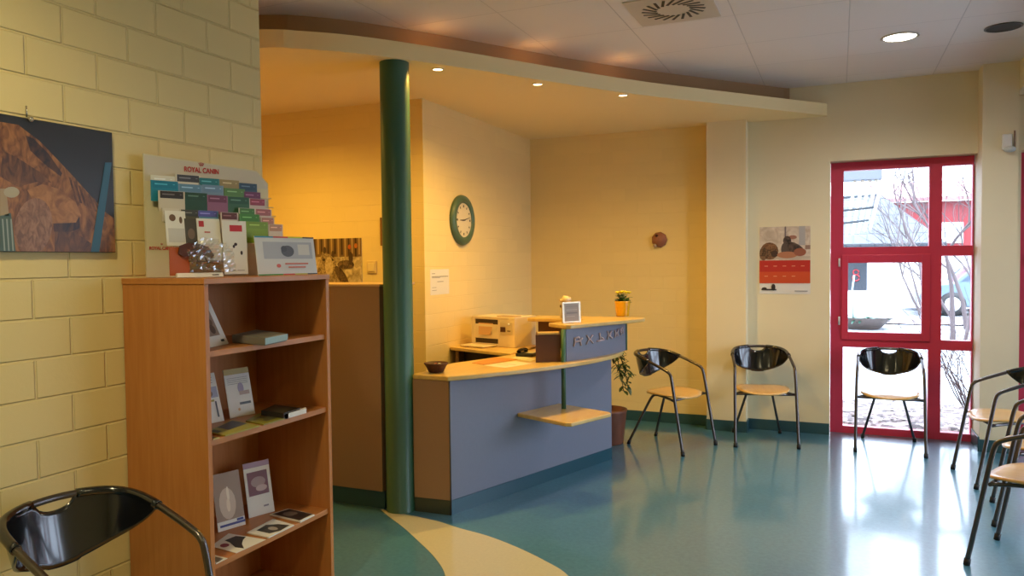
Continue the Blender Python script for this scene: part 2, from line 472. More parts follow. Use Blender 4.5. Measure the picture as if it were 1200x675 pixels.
MB().slab([V((-2.502, 4.195, 0)), A+V((-.004, 0, 0)), A+V((-.004, 0, .093)), V((-2.502, 4.195, .093))], V((0, .022, 0))).build('kickboard', mat((52, 62, 54), .3), ctr)
MB().tube([A+V((-.001, -.002, .002)), A+V((-.001, -.002, zb))], .005, 8).build('corner_strip', mat((66, 62, 56), .5), ctr)
front = curve2([(-2.245, 4.185), (-2.095, 4.375), (-1.915, 4.65), (-1.752, 4.95), (-1.635, 5.25), (-1.568, 5.54), (-1.555, 5.75), (-1.585, 5.93)], 6)
wt = [(-2.515, 4.30), (-2.528, 4.24), (-2.505, 4.195)]+front+[(-2.3, 5.93), (-2.30, 5.36), (-2.44, 4.955), (-2.52, 4.755), (-2.575, 4.40), (-2.50, 4.335)]
wt = [(-2.50, 4.30), (-2.51, 4.25), (-2.505, 4.195)]+front+[(-2.3, 5.93), (-2.30, 5.36), (-2.44, 4.955), (-2.515, 4.755), (-2.53, 4.45), (-2.50, 4.33)]
MB().prism(wt, zb, zt).build('worktop', m_oak, ctr, bevel=.006)
# raised part: post, curved blue panel, high top
P0 = V((-1.79, 5.065, 0))
MB().tube([P0+V((0, 0, .53)), P0+V((0, 0, 1.116))], .0165, 14).build('post', m_green, ctr, label='dark green post')
pf = curve2([(-1.775, 5.085), (-1.69, 5.30), (-1.615, 5.55), (-1.57, 5.74), (-1.553, 5.885)], 5)
pb = offs(pf, .022)
MB().prism(pf+list(reversed(pb)), zt, 1.115).build('raised_panel', m_blue, ctr, label='curved blue grey panel under the high top')
MB().tube([V((-1.553, 5.89, zt)), V((-1.553, 5.89, 1.115))], .010, 8).build('edge_strip', m_green, ctr)
ht = curve2([(-1.745, 5.105), (-1.62, 5.38), (-1.50, 5.63), (-1.425, 5.80), (-1.40, 5.875), (-1.42, 5.915), (-1.50, 5.925)], 5)
high = [(-1.95, 5.265), (-1.965, 5.235), (-1.94, 5.205), (-1.80, 5.10), (-1.775, 5.093)]+ht+[(-2.305, 5.925), (-2.305, 5.66), (-1.80, 5.64)]
MB().prism(high, 1.116, 1.146).build('high_top', m_oak, ctr, bevel=.007)
MB().box((-2.29, 5.86, 0), (-1.70, 5.88, 1.115)).build('rear_panel', mat((98, 66, 44), .5), ctr, label='dark brown panel under the rear of the high top')
# pigeonhole box under the left tip of the high top
bx = MB(); U = (V((-1.80, 5.075, 0))-V((-1.965, 4.97, 0))).normalized(); Nn = V((U.y, -U.x, 0))
q0 = V((-1.965, 4.975, zt)); q1 = V((-1.812, 5.068, zt))
bx.slab([q0, q1, q1+V((0, 0, .195)), q0+V((0, 0, .195))], V((-.085, .23, 0)))
bx.build('storage_box', mat((92, 58, 36), .45), ctr, bevel=.002, label='dark brown box below the high top')
MB().slab([q0+U*.012+Nn*.012+V((0, 0, .196)), q1+V((0, 0, .196))-U*.01+Nn*.012, q1+V((0, 0, .212))-U*.01+Nn*.012, q0+U*.012+Nn*.012+V((0, 0, .212))], V((-.03, .07, 0))).build('box_top', m_oak, ctr, bevel=.004)
# bag shelf on the customer side
sh = [(-2.02, 4.805), (-1.60, 4.605), (-1.565, 4.60), (-1.43, 5.01), (-1.455, 5.045), (-1.865, 5.20), (-1.885, 5.22)]
def onfront(Yv): return A.x+(B.x-A.x)*(Yv-A.y)/(B.y-A.y)
sh = [(onfront(4.81), 4.81), (-1.625, 4.625), (-1.585, 4.635), (-1.435, 5.03), (-1.455, 5.065), (onfront(5.25), 5.25)]
MB().prism(sh, .525, .552).build('bag_shelf', m_oak, ctr, bevel=.006)
# desk wing carrying the printer
MB().prism([(-2.968, 5.575), (-2.305, 5.31), (-2.305, 6.12), (-2.968, 6.12)], .87, .897).build('desk_top', m_oak, ctr, bevel=.005)
MB().box((-2.93, 5.60, 0), (-2.90, 6.10, .87)).build('desk_side', m_brown, ctr)
MB().box((-2.33, 5.42, 0), (-2.31, 6.10, .87)).build('desk_side', m_brown, ctr)
MB().box((-2.90, 5.70, .50), (-2.33, 5.72, .87)).build('modesty_panel', mat((70, 50, 36), .5), ctr)
# six small silvery pink animal cut-outs on the raised panel
deco = mat((206, 178, 176), .4)
glyphs = [
 [[(.0,0),(.15,.5),(.1,.9)],[(.15,.5),(.75,.55),(.85,0)],[(.1,.9),(.6,1.),(.75,.55)],[(.75,.55),(1.,.85)]],
 [[(.05,0),(.4,.55),(.1,1.)],[(.9,0),(.5,.5),(.85,.95)],[(.4,.55),(.5,.5)]],
 [[(.35,1.),(.45,.1)],[(0,.05),(.95,.12)],[(.45,.5),(.75,.35),(.9,.12)]],
 [[(.1,1.),(.3,.5),(.05,0)],[(.3,.5),(.9,.95)],[(.3,.5),(.95,.05)],[(.6,.72),(.6,.28)]],
 [[(.05,.9),(.25,.5),(.1,.0)],[(.25,.5),(.7,.55),(.95,1.)],[(.7,.55),(.9,.1)],[(.5,.52),(.55,.1)]],
 [[(.0,.35),(.15,.85),(.4,.5)],[(.4,.5),(.8,.55),(.7,1.)],[(.8,.55),(1.,.2)],[(.4,.5),(.3,.05)],[(.15,.85),(.7,.9)]]]
def at_arc(s):
    t = s*(len(pf)-1); k = min(int(t), len(pf)-2); f = t-k
    return V((pf[k][0]*(1-f)+pf[k+1][0]*f, pf[k][1]*(1-f)+pf[k+1][1]*f, 0))
for gi, g in enumerate(glyphs):
    d = MB(); s0 = .10+gi*.133
    for st in g:
        pts = []
        for (a, b) in st:
            c = at_arc(s0+a*.092); pts.append(c+nF*.006+V((0, 0, 1.0+b*.062+gi*.005-.012)))
        d.tube(pts, .0065, 6)
    d.build('animal_cutout', deco, ctr)

# =============================================================== BOOKCASE
bc = thing('bookcase', (-2.42, 2.57, 0), 'open beech bookcase against the cream brick wall, filled with leaflets', 'bookcase')
BX0, BX1, BY0, BY1 = -2.645, -2.212, 2.185, 2.952
ZT = 1.549
MB().box((BX0, BY0, 0), (BX1, BY0+.022, 1.526)).build('side_panel', m_beech, bc, bevel=.0015)
MB().box((BX0, BY1-.022, 0), (BX1, BY1, 1.526)).build('side_panel', m_beech, bc, bevel=.0015)
MB().box((BX0, BY0-.004, 1.526), (BX1+.004, BY1+.004, ZT)).build('top_panel', m_beech_h, bc, bevel=.0015)
MB().box((BX0, BY0+.022, .06), (BX0+.008, BY1-.022, 1.526)).build('back_panel', m_beech, bc)
SH = [1.243, .898, .413, .06]
for z in SH:
    MB().box((BX0+.008, BY0+.022, z), (BX1-.012, BY1-.022, z+.024)).build('shelf', m_beech_h, bc, bevel=.0015)
MB().box((BX1-.05, BY0+.022, 0), (BX1-.035, BY1-.022, .06)).build('plinth', m_beech_h, bc)

def c_(*rgb): return mat(rgb, .45)
def lean(name, label, p0, p1, z, h, leanf, shapes, base=m_paper, th=.003, group=None, cat='leaflet', wfix=None):
    """standing leaflet: bottom corners seen at pixels p0 (left) and p1 (right) on the surface z"""
    a = onz(*p0, z+.001); b = onz(*p1, z+.001)
    return lean_w(name, label, a, b, h, leanf, shapes, base, th, group, cat)
def lean_w(name, label, a, b, h, leanf, shapes, base=m_paper, th=.003, group=None, cat='leaflet'):
    U = (b-a); w = U.length; U.normalize(); N = U.cross(V((0, 0, 1)))
    W = (V((0, 0, 1))-N*leanf).normalized()
    mb = MB(); card(mb, a, U, W, w, h, th, base, shapes)
    o = mb.build(name); tag(o, label, cat, group); return o
def flat(name, label, px, z, th, base, shapes=(), group=None, cat='magazine', clampx=True):
    P = [onz(x, y, z+th) for x, y in px]
    for p in P:
        if clampx: p.x = min(max(p.x, BX0+.012), BX1-.004); p.y = min(max(p.y, BY0+.03), BY1-.03)
    U1 = P[1]-P[0]; U2 = P[3]-P[0]
    mb = MB(); mb.slab([p-V((0, 0, th-.0008)) for p in P], (0, 0, th-.0008), base)
    for k, (m_, sh) in enumerate(shapes):
        pts = []
        for a, b in sh:
            p = (P[0]*(1-a)+P[1]*a)*(1-b)+(P[3]*(1-a)+P[2]*a)*b
            pts.append(p+V((0, 0, .0006*(1+.3*k))))
        mb.poly(pts, m_)
    o = mb.build(name); tag(o, label, cat, group); return o

s1, s2, s3 = SH[0]+.0245, SH[1]+.0245, SH[2]+.0245
def lines(m_, x0, x1, ys, h=.012): return [(m_, rect(x0, y, x1, y+h)) for y in ys]
grey = c_(120, 115, 110); dred = c_(110, 40, 40); yel = c_(158, 148, 56); brn = c_(110, 82, 60)
# top shelf
lean('leaflet_box', 'white leaflet box with brown portraits leaning on the topmost shelf', (243.5, 408), (268, 402.5), s1, .20, .45,
     [(c_(150, 128, 112), rect(0, .22, .78, 1)), (c_(216, 196, 178), ell(.45, .66, .16, .13)), (brn, ell(.46, .52, .22, .10)), (c_(90, 70, 60), ell(.55, .36, .12, .1)), (c_(60, 60, 70), rect(.7, .07, .86, .12))], th=.02, cat='leaflet box')
bk = thing('closed_book', onz(300, 402, s1), 'thick grey book lying flat on the topmost shelf of the bookcase', 'book')
bm_ = [onz(*p, s1) for p in ((272, 402), (311, 405.5), (336, 400), (300, 395))]
MB().slab([p+V((0, 0, .001)) for p in bm_], (0, 0, .034)).build('cover', c_(122, 118, 108), bk, bevel=.003)
e0, e1 = bm_[1], bm_[2]
MB().slab([e0+V((.002, -.003, .006)), e1+V((.002, -.003, .006)), e1+V((.002, -.003, .031)), e0+V((.002, -.003, .031))], (-.01, .02, 0)).build('pages', c_(150, 182, 184), bk)
# middle shelf
lean('leaflet', 'white leaflet with blue picture and yellow line on middle shelf beside the side panel', (240, 498), (263, 493), s2, .215, .30,
     [(c_(150, 150, 170), rect(.05, .5, .95, .72)), (c_(110, 90, 80), ell(.4, .58, .3, .08)), (yel, rect(0, .42, .7, .46)), (c_(70, 70, 80), rect(.72, .1, .8, .42))]+lines(grey, .08, .8, (.8, .85, .9), .01), group='leaflets standing on the middle shelf')
lean('leaflet', 'white information leaflet with olive yellow header standing on the middle shelf', (270, 490.5), (299, 484.5), s2, .215, .22,
     [(c_(168, 140, 40), rect(0, .88, 1, 1)), (c_(150, 130, 150), ell(.58, .58, .12, .12)), (c_(170, 140, 120), rect(.5, .44, .9, .52)), (c_(40, 44, 40), rect(.45, .24, .9, .29)), (c_(200, 140, 60), ell(.4, .15, .05, .03))]+lines(grey, .08, .9, (.68, .72, .76, .80), .008), group='leaflets standing on the middle shelf')
flat('magazine', 'yellow green magazine with dark picture lying on the middle shelf, frontmost left', [(242, 506), (273, 511), (310, 499), (272, 492)], s2, .006, yel, [(c_(80, 76, 84), rect(.05, .35, .6, .95)), (c_(60, 60, 40), rect(.1, .05, .5, .2))], group='magazines lying on the middle shelf')
flat('magazine', 'olive magazine lying on the middle shelf beside the dark books', [(288, 493), (314, 497.5), (336, 489.5), (304, 484)], s2, .006, c_(140, 132, 48), [(c_(84, 80, 50), rect(.2, .3, .8, .9)), (c_(120, 110, 50), ell(.4, .3, .2, .2))], group='magazines lying on the middle shelf')
flat('magazine', 'small pale yellow booklet at the front edge of the middle shelf by the side panel', [(241, 518), (250, 521), (264, 513), (244, 511)], s2, .005, c_(190, 176, 100), [(c_(90, 80, 50), rect(.2, .2, .8, .8))], group='magazines lying on the middle shelf')
flat('book', 'dark covered book lying on the middle shelf against the white booklet stack', [(306, 481), (338, 485), (352, 478), (322, 474)], s2, .028, c_(46, 40, 30), [(c_(66, 60, 40), rect(.1, .1, .9, .9))], cat='book')
flat('booklet_stack', 'white booklets stacked at the right end of the middle shelf', [(338, 484.5), (348, 487), (377, 480), (358, 477)], s2, .022, m_paper, [(grey, rect(.2, .3, .8, .5)), (grey, rect(.2, .6, .8, .7))], cat='booklets')
# lower shelf
lean('brochure', 'beige brochure with pale standing figure and blue stripe on the lower shelf', (256, 624), (288, 614.5), s3, .245, .22,
     [(c_(150, 122, 96), rect(.0, .16, 1, 1)), (c_(200, 176, 150), ell(.45, .45, .3, .28)), (c_(232, 216, 190), ell(.5, .62, .05, .13)), (c_(226, 206, 176), ell(.47, .42, .07, .12)), (c_(44, 44, 120), rect(.08, .06, 1, .10)), (c_(44, 44, 120), rect(.7, .11, .95, .15))], group='brochures standing on the lower shelf', cat='brochure')
lean('brochure', 'white brochure with dark red picture and lilac header on the lower shelf', (292, 607.5), (322, 599), s3, .245, .20,
     [(c_(160, 130, 150), rect(0, .9, 1, 1)), (dred, rect(.1, .38, .88, .82)), (c_(160, 130, 120), ell(.5, .62, .28, .1)), (c_(190, 160, 150), ell(.6, .5, .22, .06)), (c_(120, 110, 120), rect(.6, .14, .8, .17))], group='brochures standing on the lower shelf', cat='brochure')
flat('leaflet', 'white leaflet with black silhouette and red dot lying on the lower shelf', [(247, 640), (277, 648), (316, 633), (268, 625)], s3, .002, m_paper,
     [(c_(40, 36, 36), [(.25, .9), (.15, .5), (.35, .45), (.7, .25), (.95, .3), (.7, .5), (.55, .75), (.5, .95)]), (c_(130, 30, 50), ell(.35, .22, .13, .13))], group='leaflets lying on the lower shelf', cat='leaflet')
flat('leaflet', 'white leaflet with dark animal photo lying on the lower shelf below the red brochure', [(289, 624), (318, 630), (352, 616), (320, 608)], s3, .006, m_paper,
     [(c_(70, 64, 60), [(.2, .2), (.8, .2), (.95, .5), (.9, .9), (.5, .8), (.15, .6)]), (c_(170, 160, 150), ell(.6, .5, .2, .1)), (c_(30, 28, 28), ell(.3, .35, .1, .15))], group='leaflets lying on the lower shelf', cat='leaflet')
flat('magazine', 'dark covered magazine lying at the right end of the lower shelf', [(316, 602.5), (360, 612), (377, 604), (338, 596)], s3, .008, m_paper,
     [(c_(58, 44, 40), rect(.05, .05, .95, .97)), (c_(110, 96, 88), ell(.4, .5, .2, .3)), (c_(40, 34, 34), ell(.7, .5, .15, .3))])
flat('leaflet', 'small leaflet with grey photo at the front left edge of the lower shelf', [(247, 662), (255, 664), (272, 655), (250, 650)], s3, .003, m_paper, [(grey, rect(.15, .2, .85, .8))], group='leaflets lying on the lower shelf', cat='leaflet')

# ============================================== BROCHURE DISPLAY ON BOOKCASE
dz = ZT+.001
dA = V((-2.60, 2.262, dz)); dB = V((-2.423, 2.793, dz)); dU = (dB-dA).normalized(); dN = V((dU.y, -dU.x, 0))
disp = thing('brochure_display', (dA+dB)/2, 'stepped cardboard brochure display standing on top of the beech bookcase', 'display stand')
m_cb = mat((214, 204, 172), .7); m_hdr = mat((206, 196, 180), .7)
Wd = (dB-dA).length
mb = MB()
hp = [(0, 0), (Wd, 0), (Wd, .42), (Wd*.9, .475), (0, .505)]
mb.slab([dA+dU*a+V((0, 0, b)) for a, b in hp], -dN*.004, m_cb)
mb.poly([dA+dU*a+dN*.0008+V((0, 0, b)) for a, b in ((.004, .395), (Wd-.004, .395), (Wd-.004, .415), (Wd*.9, .470), (.004, .50))], m_hdr)
mb.build('header_board', None, disp)
# cheeks and steps
tiers = []
NT = 7
for k in range(NT):
    f = k/(NT-1)
    tiers.append((.030+.105*f, .36-.25*f))          # forward offset, foot height of the tier
mb = MB()
fpan = [(172, 321), (171, 232), (178, 226), (187, 238), (197, 264), (203, 292), (206, 321)]
P_ = [onp(x, y, dA+dN*.024, dN) for x, y in fpan]
for p in P_:
    if p.z < dz+.02: p.z = dz+.0005
mb.slab(P_, -dN*.003, m_cb)
mb.build('side_panel', None, disp)
for (d, z) in tiers:
    mb = MB()
    mb.slab([dA+dU*.05+dN*(d-.018)+V((0, 0, max(z-.012, .001))), dA+dU*(Wd-.006)+dN*(d-.018)+V((0, 0, max(z-.012, .001))), dA+dU*(Wd-.006)+dN*(d+.008)+V((0, 0, max(z-.012, .001))), dA+dU*.05+dN*(d+.008)+V((0, 0, max(z-.012, .001)))], (0, 0, .003), m_cb)
    mb.build('tier', None, disp)
red_t = mat((190, 40, 44), .5)
def dpt(px, py, off): return onp(px, py, dA+dN*off, dN)
text_obj('ROYAL CANIN', 'header_lettering', dpt(236.5, 200, .003), dU, V((0, 0, 1)), .030, red_t, disp, bold=.0007, sx=.78)
def crown(P, s, name):
    mb = MB()
    for k in (-1.6, -.8, 0, .8, 1.6):
        h = (1-.13*abs(k))
        mb.tube([P+dU*(k*.35*s), P+dU*(k*.62*s)+V((0, 0, s*h))], s*.09, 5)
        mb.ball(P+dU*(k*.62*s)+V((0, 0, s*h*1.15)), s*.14, u=6, v=4)
    mb.tube([P-dU*s*.7, P+dU*s*.7], s*.11, 5)
    mb.build(name, red_t, disp)
crown(dpt(236, 194.2, .003), .011, 'crown_emblem')
text_obj('ROYAL CANIN', 'small_lettering', dpt(189.5, 291, .0262), dU, V((0, 0, 1)), .019, red_t, disp, bold=.0003, sx=.8)
crown(dpt(189.5, 286.6, .0262), .005, 'small_crown_emblem')

# brochures standing in the display: (pixel box x0,y0,x1,y1, colour of band, body colour, tier, label words)
BR = [
 (177, 206, 206, 222, (226, 222, 210), (226, 222, 210), 0, 'white brochure with red logo, top left of the display'),
 (206, 205, 236, 224, (70, 70, 78), (222, 214, 200), 0, 'white brochure with dark grey band in the topmost row of the display'),
 (233, 209, 258, 224, (40, 120, 130), (60, 130, 140), 0, 'teal brochure in the topmost row of the display'),
 (258, 211, 281, 226, (160, 140, 96), (160, 140, 96), 0, 'tan brochure in the topmost row of the display'),
 (280, 215, 302, 228, (40, 70, 96), (60, 90, 110), 0, 'navy brochure at the right end of the topmost row'),
 (177, 212, 210, 230, (20, 120, 150), (30, 130, 160), 1, 'bright teal blue brochure at the far left of the display'),
 (209, 216, 238, 228, (100, 140, 170), (120, 150, 180), 1, 'pale blue brochure beside the bright teal one'),
 (237, 217, 263, 232, (110, 140, 170), (120, 146, 170), 1, 'greyish blue brochure under the teal one'),
 (263, 221, 288, 234, (90, 130, 70), (96, 136, 76), 1, 'muted green brochure in the second row'),
 (285, 225, 306, 236, (110, 50, 90), (120, 60, 100), 1, 'purple brochure at the right end of the second row'),
 (186, 224, 218, 246, (52, 44, 40), (206, 196, 176), 2, 'white brochure with dark brown band in the third row'),
 (217, 226, 244, 247, (34, 70, 48), (40, 76, 54), 2, 'dark green brochure in the middle of the third row'),
 (243, 229, 268, 250, (112, 58, 84), (150, 96, 124), 2, 'plum brochure with pink lower half in the third row'),
 (267, 231, 293, 244, (40, 84, 60), (56, 100, 70), 2, 'dark green brochure right of the plum one'),
 (292, 233, 312, 246, (150, 60, 80), (206, 190, 180), 2, 'white brochure with crimson band in the third row'),
 (190, 244, 212, 262, (214, 206, 190), (206, 196, 176), 3, 'plain cream brochure at the left of the fourth row'),
 (213, 246, 234, 266, (60, 62, 50), (90, 84, 60), 3, 'dark brochure with small pale dots in the fourth row'),
 (231, 247, 257, 262, (90, 90, 170), (100, 150, 180), 3, 'light blue and violet brochure in the fourth row'),
 (280, 244, 300, 256, (70, 120, 50), (210, 200, 186), 3, 'white brochure with green band in the fourth row'),
 (299, 245, 319, 258, (170, 100, 100), (214, 196, 180), 3, 'white brochure with dusty pink band in the fourth row'),
 (259, 249, 280, 270, (96, 44, 40), (214, 200, 186), 4, 'white brochure with dark maroon band in the fifth row'),
 (281, 251, 305, 268, (66, 130, 44), (84, 140, 60), 4, 'bright green brochure in the fifth row'),
 (306, 255, 322, 268, (180, 120, 104), (216, 198, 182), 4, 'white brochure with salmon band in the fifth row'),
 (289, 260, 315, 276, (120, 150, 34), (130, 160, 40), 5, 'lime green brochure in the sixth row'),
 (315, 263, 332, 276, (190, 140, 110), (216, 198, 182), 5, 'white brochure with peach band at the right of the sixth row'),
]
for (x0, y0, x1, y1, band, body, t, lab) in BR:
    d, z = tiers[t]
    off = d
    a = dpt(x0, y1, off); b = dpt(x1, y1, off); top = dpt((x0+x1)/2, y0, off)
    U = (b-a); w = V((U.x, U.y, 0)).length; U = V((U.x, U.y, 0)).normalized()
    zb_ = dz+max(z-.008, .003); h = max(top.z-zb_, .05)
    a = V((a.x, a.y, zb_)); fb = 1-(.48*(top.z-a.z if False else (y1-y0)*.0031))/h if h > 0 else .7
    fb = max(.5, 1-.030/h)
    bb_, bd = c_(*band), c_(*body)
    lt = c_(*[min(255, v+70) for v in band])
    mb = MB(); card(mb, a, U, V((0, 0, 1)), w*.97, h, .0025, bd,
                    [(bb_, rect(.06, fb, .94, .985)), (lt, rect(.14, fb+(1-fb)*.45, .6, fb+(1-fb)*.62)), (lt, ell(.84, fb+(1-fb)*.55, .045, .010*.1/h+.004))])
    o = mb.build('brochure'); tag(o, lab, 'brochure', 'brochures standing in the stepped display')

# larger leaflets leaning at the front of the display
lab_g = 'tall leaflets at the foot of the display'
def front_leaf(name, label, x0, x1, ytop, ybot, off, shapes, base=m_paper, lean_=.12):
    a = dpt(x0, ybot, off); b = dpt(x1, ybot, off); a.z = b.z = max(dz+.001, min(a.z, b.z))
    t = dpt((x0+x1)/2, ytop, off-.02)
    return lean_w(name, label, a, b, t.z-a.z, lean_, shapes, base, .003, lab_g)
front_leaf('leaflet', 'white leaflet with brown dog drawings hanging at the left of the display', 196, 220, 247, 288, .146,
           [(brn, ell(.35, .8, .16, .1)), (brn, ell(.75, .74, .08, .1)), (c_(200, 196, 190), rect(.1, .1, .9, .5))])
front_leaf('leaflet', 'dark olive leaflet with small animal picture between two white leaflets', 219, 233, 256, 296, .150,
           [(c_(120, 96, 76), ell(.5, .55, .3, .16)), (c_(60, 54, 40), rect(0, 0, 1, .3))], c_(74, 66, 50))
front_leaf('leaflet', 'white leaflet with a small red square at its top left corner', 234, 261, 256, 305, .158,
           [(c_(180, 50, 50), rect(.08, .8, .3, .94)), (c_(190, 90, 80), rect(.3, .66, .55, .69)), (c_(205, 195, 185), rect(.1, .05, .9, .4))])
lf = front_leaf('leaflet', 'tall white leaflet with red label and two small dark animals', 263, 291, 259, 321, .168,
           [(c_(196, 40, 44), rect(.3, .8, .82, .92)), (c_(60, 40, 40), ell(.52, .56, .07, .03)), (c_(60, 40, 40), ell(.44, .52, .05, .03)), (c_(60, 40, 40), ell(.75, .4, .05, .04)), (c_(150, 140, 130), rect(.2, .07, .45, .08)), (c_(150, 140, 130), rect(.55, .07, .85, .08))], lean_=.05)
# landscape card on the right
o = lean_w('tilted_card', 'landscape card with small dark dog photo and coloured edge stripes, right end of bookcase top', V((-2.285, 2.562, dz+.001)), V((-2.222, 2.880, dz+.001)), .172, .14,
     [(c_(206, 204, 200), rect(0, 0, 1, 1)), (c_(170, 170, 176), rect(.12, .42, .95, .86)), (c_(206, 200, 190), rect(.7, .52, .9, .8)), (c_(84, 84, 90), ell(.52, .62, .11, .15)), (c_(70, 70, 76), ell(.46, .68, .05, .08)), (c_(60, 140, 170), rect(0, .965, .3, 1)), (c_(196, 50, 40), rect(.3, .965, .55, 1)), (c_(180, 190, 50), rect(.55, .965, .8, 1)), (c_(30, 30, 34), rect(.8, .965, 1, 1)),
      (c_(60, 140, 60), rect(0, 0, .4, .03)), (c_(196, 50, 40), rect(.4, 0, .6, .03)), (c_(170, 170, 60), rect(.6, 0, .82, .03)), (c_(30, 30, 34), rect(.82, 0, 1, .03)), (c_(200, 110, 80), rect(.45, .27, .85, .31)), (c_(200, 110, 80), rect(.5, .18, .8, .22)), (c_(206, 90, 70), ell(.34, .24, .035, .05))], th=.003, cat='card')
# wrapped sample in front: card foot, orange picture, brown dog silhouette, crumpled clear wrap
sw = thing('sample_pack', V((-2.33, 2.33, dz)), 'clear wrapped sample with brown dog shape and orange card in front of the display', 'package')
a = dpt(208, 322, .212); b = dpt(262, 322, .212); a.z = b.z = dz+.001
U = (b-a).normalized(); Nn = U.cross(V((0, 0, 1)))
mb = MB(); card(mb, a, U, (V((0, 0, 1))-Nn*.3), (b-a).length, .018, .012, m_paper, [(grey, rect(.75, .3, .9, .6))]); mb.build('card_foot', None, sw)
a2 = dpt(199, 318, .190)
mb = MB(); card(mb, V((a2.x, a2.y, dz+.008)), U, V((0, 0, 1)), .080, .112, .003, c_(176, 84, 34)); mb.build('orange_card', None, sw)
PN = a-Nn*.012
def spt(px, py): return onp(px, py, PN, Nn)
dogm = mat((84, 40, 22), .3)
dp = [spt(*q) for q in ((209, 297), (211, 288), (220, 284.5), (234, 286), (245, 290), (251, 299), (249, 303), (240, 300), (228, 298.5), (216, 301))]
mb = MB(); mb.slab(dp, -Nn*.006)
for q in (((224, 299), (226, 310)), ((231, 300), (231, 312)), ((240, 301), (243, 309)), ((221, 306), (256, 308))):
    mb.tube([spt(*q[0])+Nn*.002, spt(*q[1])+Nn*.002], .0035, 6)
mb.build('dog_shape', dogm, sw)
wr = MB(); nx, ny = 16, 14
w0 = spt(222, 320); gx = (spt(275, 320)-w0)/nx; gz = V((0, 0, 1))*((spt(250, 281)-spt(250, 320)).z/ny)
vs = [[wr.bm.verts.new(w0+gx*i+gz*j-U*(.0016*j)+Nn*(random.uniform(-.005, .005)+.016)+U*random.uniform(-.003, .003)+V((0, 0, random.uniform(-.003, .003)+.006))) for i in range(nx+1)] for j in range(ny+1)]
for j in range(ny):
    for i in range(nx):
        if j > 7 and abs(i-8)+(j-7)*1.0 > 9: continue
        wr.bm.faces.new((vs[j][i], vs[j][i+1], vs[j+1][i+1], vs[j+1][i]))
def film_mat():
    M = bpy.data.materials.new('clear_film'); M.use_nodes = True
    nt = M.node_tree; nt.nodes.clear(); N = nt.nodes.new; L = nt.links.new
    o = N('ShaderNodeOutputMaterial'); mx = N('ShaderNodeMixShader'); t = N('ShaderNodeBsdfTransparent'); g = N('ShaderNodeBsdfGlossy')
    g.inputs['Roughness'].default_value = .12; mx.inputs[0].default_value = .3
    L(t.outputs[0], mx.inputs[1]); L(g.outputs[0], mx.inputs[2]); L(mx.outputs[0], o.inputs[0]); return M
wr.build('clear_wrap', film_mat(), sw)

# ========================================================== THINGS ON WALLS
# big poster on left wall
XP = X_L+.018
def poster(name, label, loc, U, w, h, th, shapes, base, cat='poster', frame=None, P=None):
    t = thing(name, loc, label, cat); return t
pos = thing('canvas_print', (XP, 1.815, 1.88), 'large dark picture of brown wrinkled hide hanging on the left brick wall', 'picture')
pl, pr, pz0, pz1 = 1.46, 2.148, 1.652, 2.124
mb = MB(); mb.box((X_L+.001, pl, pz0), (XP, pr, pz1)); mb.build('board', mat((34, 32, 24), .35, noise=.1, nscale=8), pos, bevel=.002)
def hide_mat(c1, c2, rot=.75, sc=(1, 5, 2.2), f=7):
    M = bpy.data.materials.new('hide'); M.use_nodes = True; nt = M.node_tree; b_ = nt.nodes['Principled BSDF']
    tc = nt.nodes.new('ShaderNodeNewGeometry'); mp = nt.nodes.new('ShaderNodeMapping')
    mp.inputs['Scale'].default_value = sc; mp.inputs['Rotation'].default_value = (rot, 0, 0)
    n_ = nt.nodes.new('ShaderNodeTexNoise'); n_.inputs['Scale'].default_value = f; n_.inputs['Detail'].default_value = 7; n_.inputs['Distortion'].default_value = 1.2
    nt.links.new(tc.outputs['Position'], mp.inputs[0]); nt.links.new(mp.outputs[0], n_.inputs['Vector'])
    cr = nt.nodes.new('ShaderNodeValToRGB'); cr.color_ramp.elements[0].position = .36; cr.color_ramp.elements[1].position = .66
    cr.color_ramp.elements[0].color = (*lin(c1), 1); cr.color_ramp.elements[1].color = (*lin(c2), 1)
    nt.links.new(n_.outputs['Fac'], cr.inputs[0]); nt.links.new(cr.outputs[0], b_.inputs['Base Color']); b_.inputs['Roughness'].default_value = .4
    return M
hide = hide_mat((92, 54, 22), (164, 108, 54))
def wp(px, py, k=1):
    p = onx(px, py, XP+.0006*k); p.y = max(p.y, pl+.001); p.z = max(min(p.z, pz1-.002), pz0+.002); p.y = min(p.y, pr-.001); return p
def pc(cx, cy): return (cx/2.81, 100+cy/2.81)        # zoom crop -> photo
def wpoly(mb, pts, m_, k):
    mb.poly([wp(*pc(*q), k) for q in pts], m_)
mb = MB()
wpoly(mb, [(-110, 560), (-110, 100), (0, 120), (60, 130), (130, 183), (190, 245), (240, 298), (300, 365), (345, 415), (382, 440), (382, 552)], hide, 1)
dk = hide_mat((36, 24, 14), (88, 54, 26)); md = hide_mat((70, 42, 20), (128, 82, 42), .2); lt2 = hide_mat((126, 80, 38), (176, 120, 64), 1.2, (1, 3, 3))
wpoly(mb, [(85, 165), (110, 175), (160, 225), (205, 290), (200, 300), (150, 262), (100, 215)], dk, 2)
wpoly(mb, [(10, 215), (60, 240), (130, 285), (170, 320), (120, 318), (60, 335), (0, 300)], md, 2)
wpoly(mb, [(90, 345), (140, 325), (190, 340), (250, 385), (268, 430), (250, 452), (180, 458), (120, 400)], lt2, 2)
wpoly(mb, [(175, 455), (250, 452), (262, 430), (262, 470), (235, 482), (178, 482)], dk, 3)
wpoly(mb, [(180, 482), (245, 482), (300, 520), (300, 552), (180, 552)], md, 2)
wpoly(mb, ell(110, 465, 62, 95, .15, 22), hide_mat((112, 76, 50), (164, 118, 84), .1, (1, 6, 3), 9), 3)
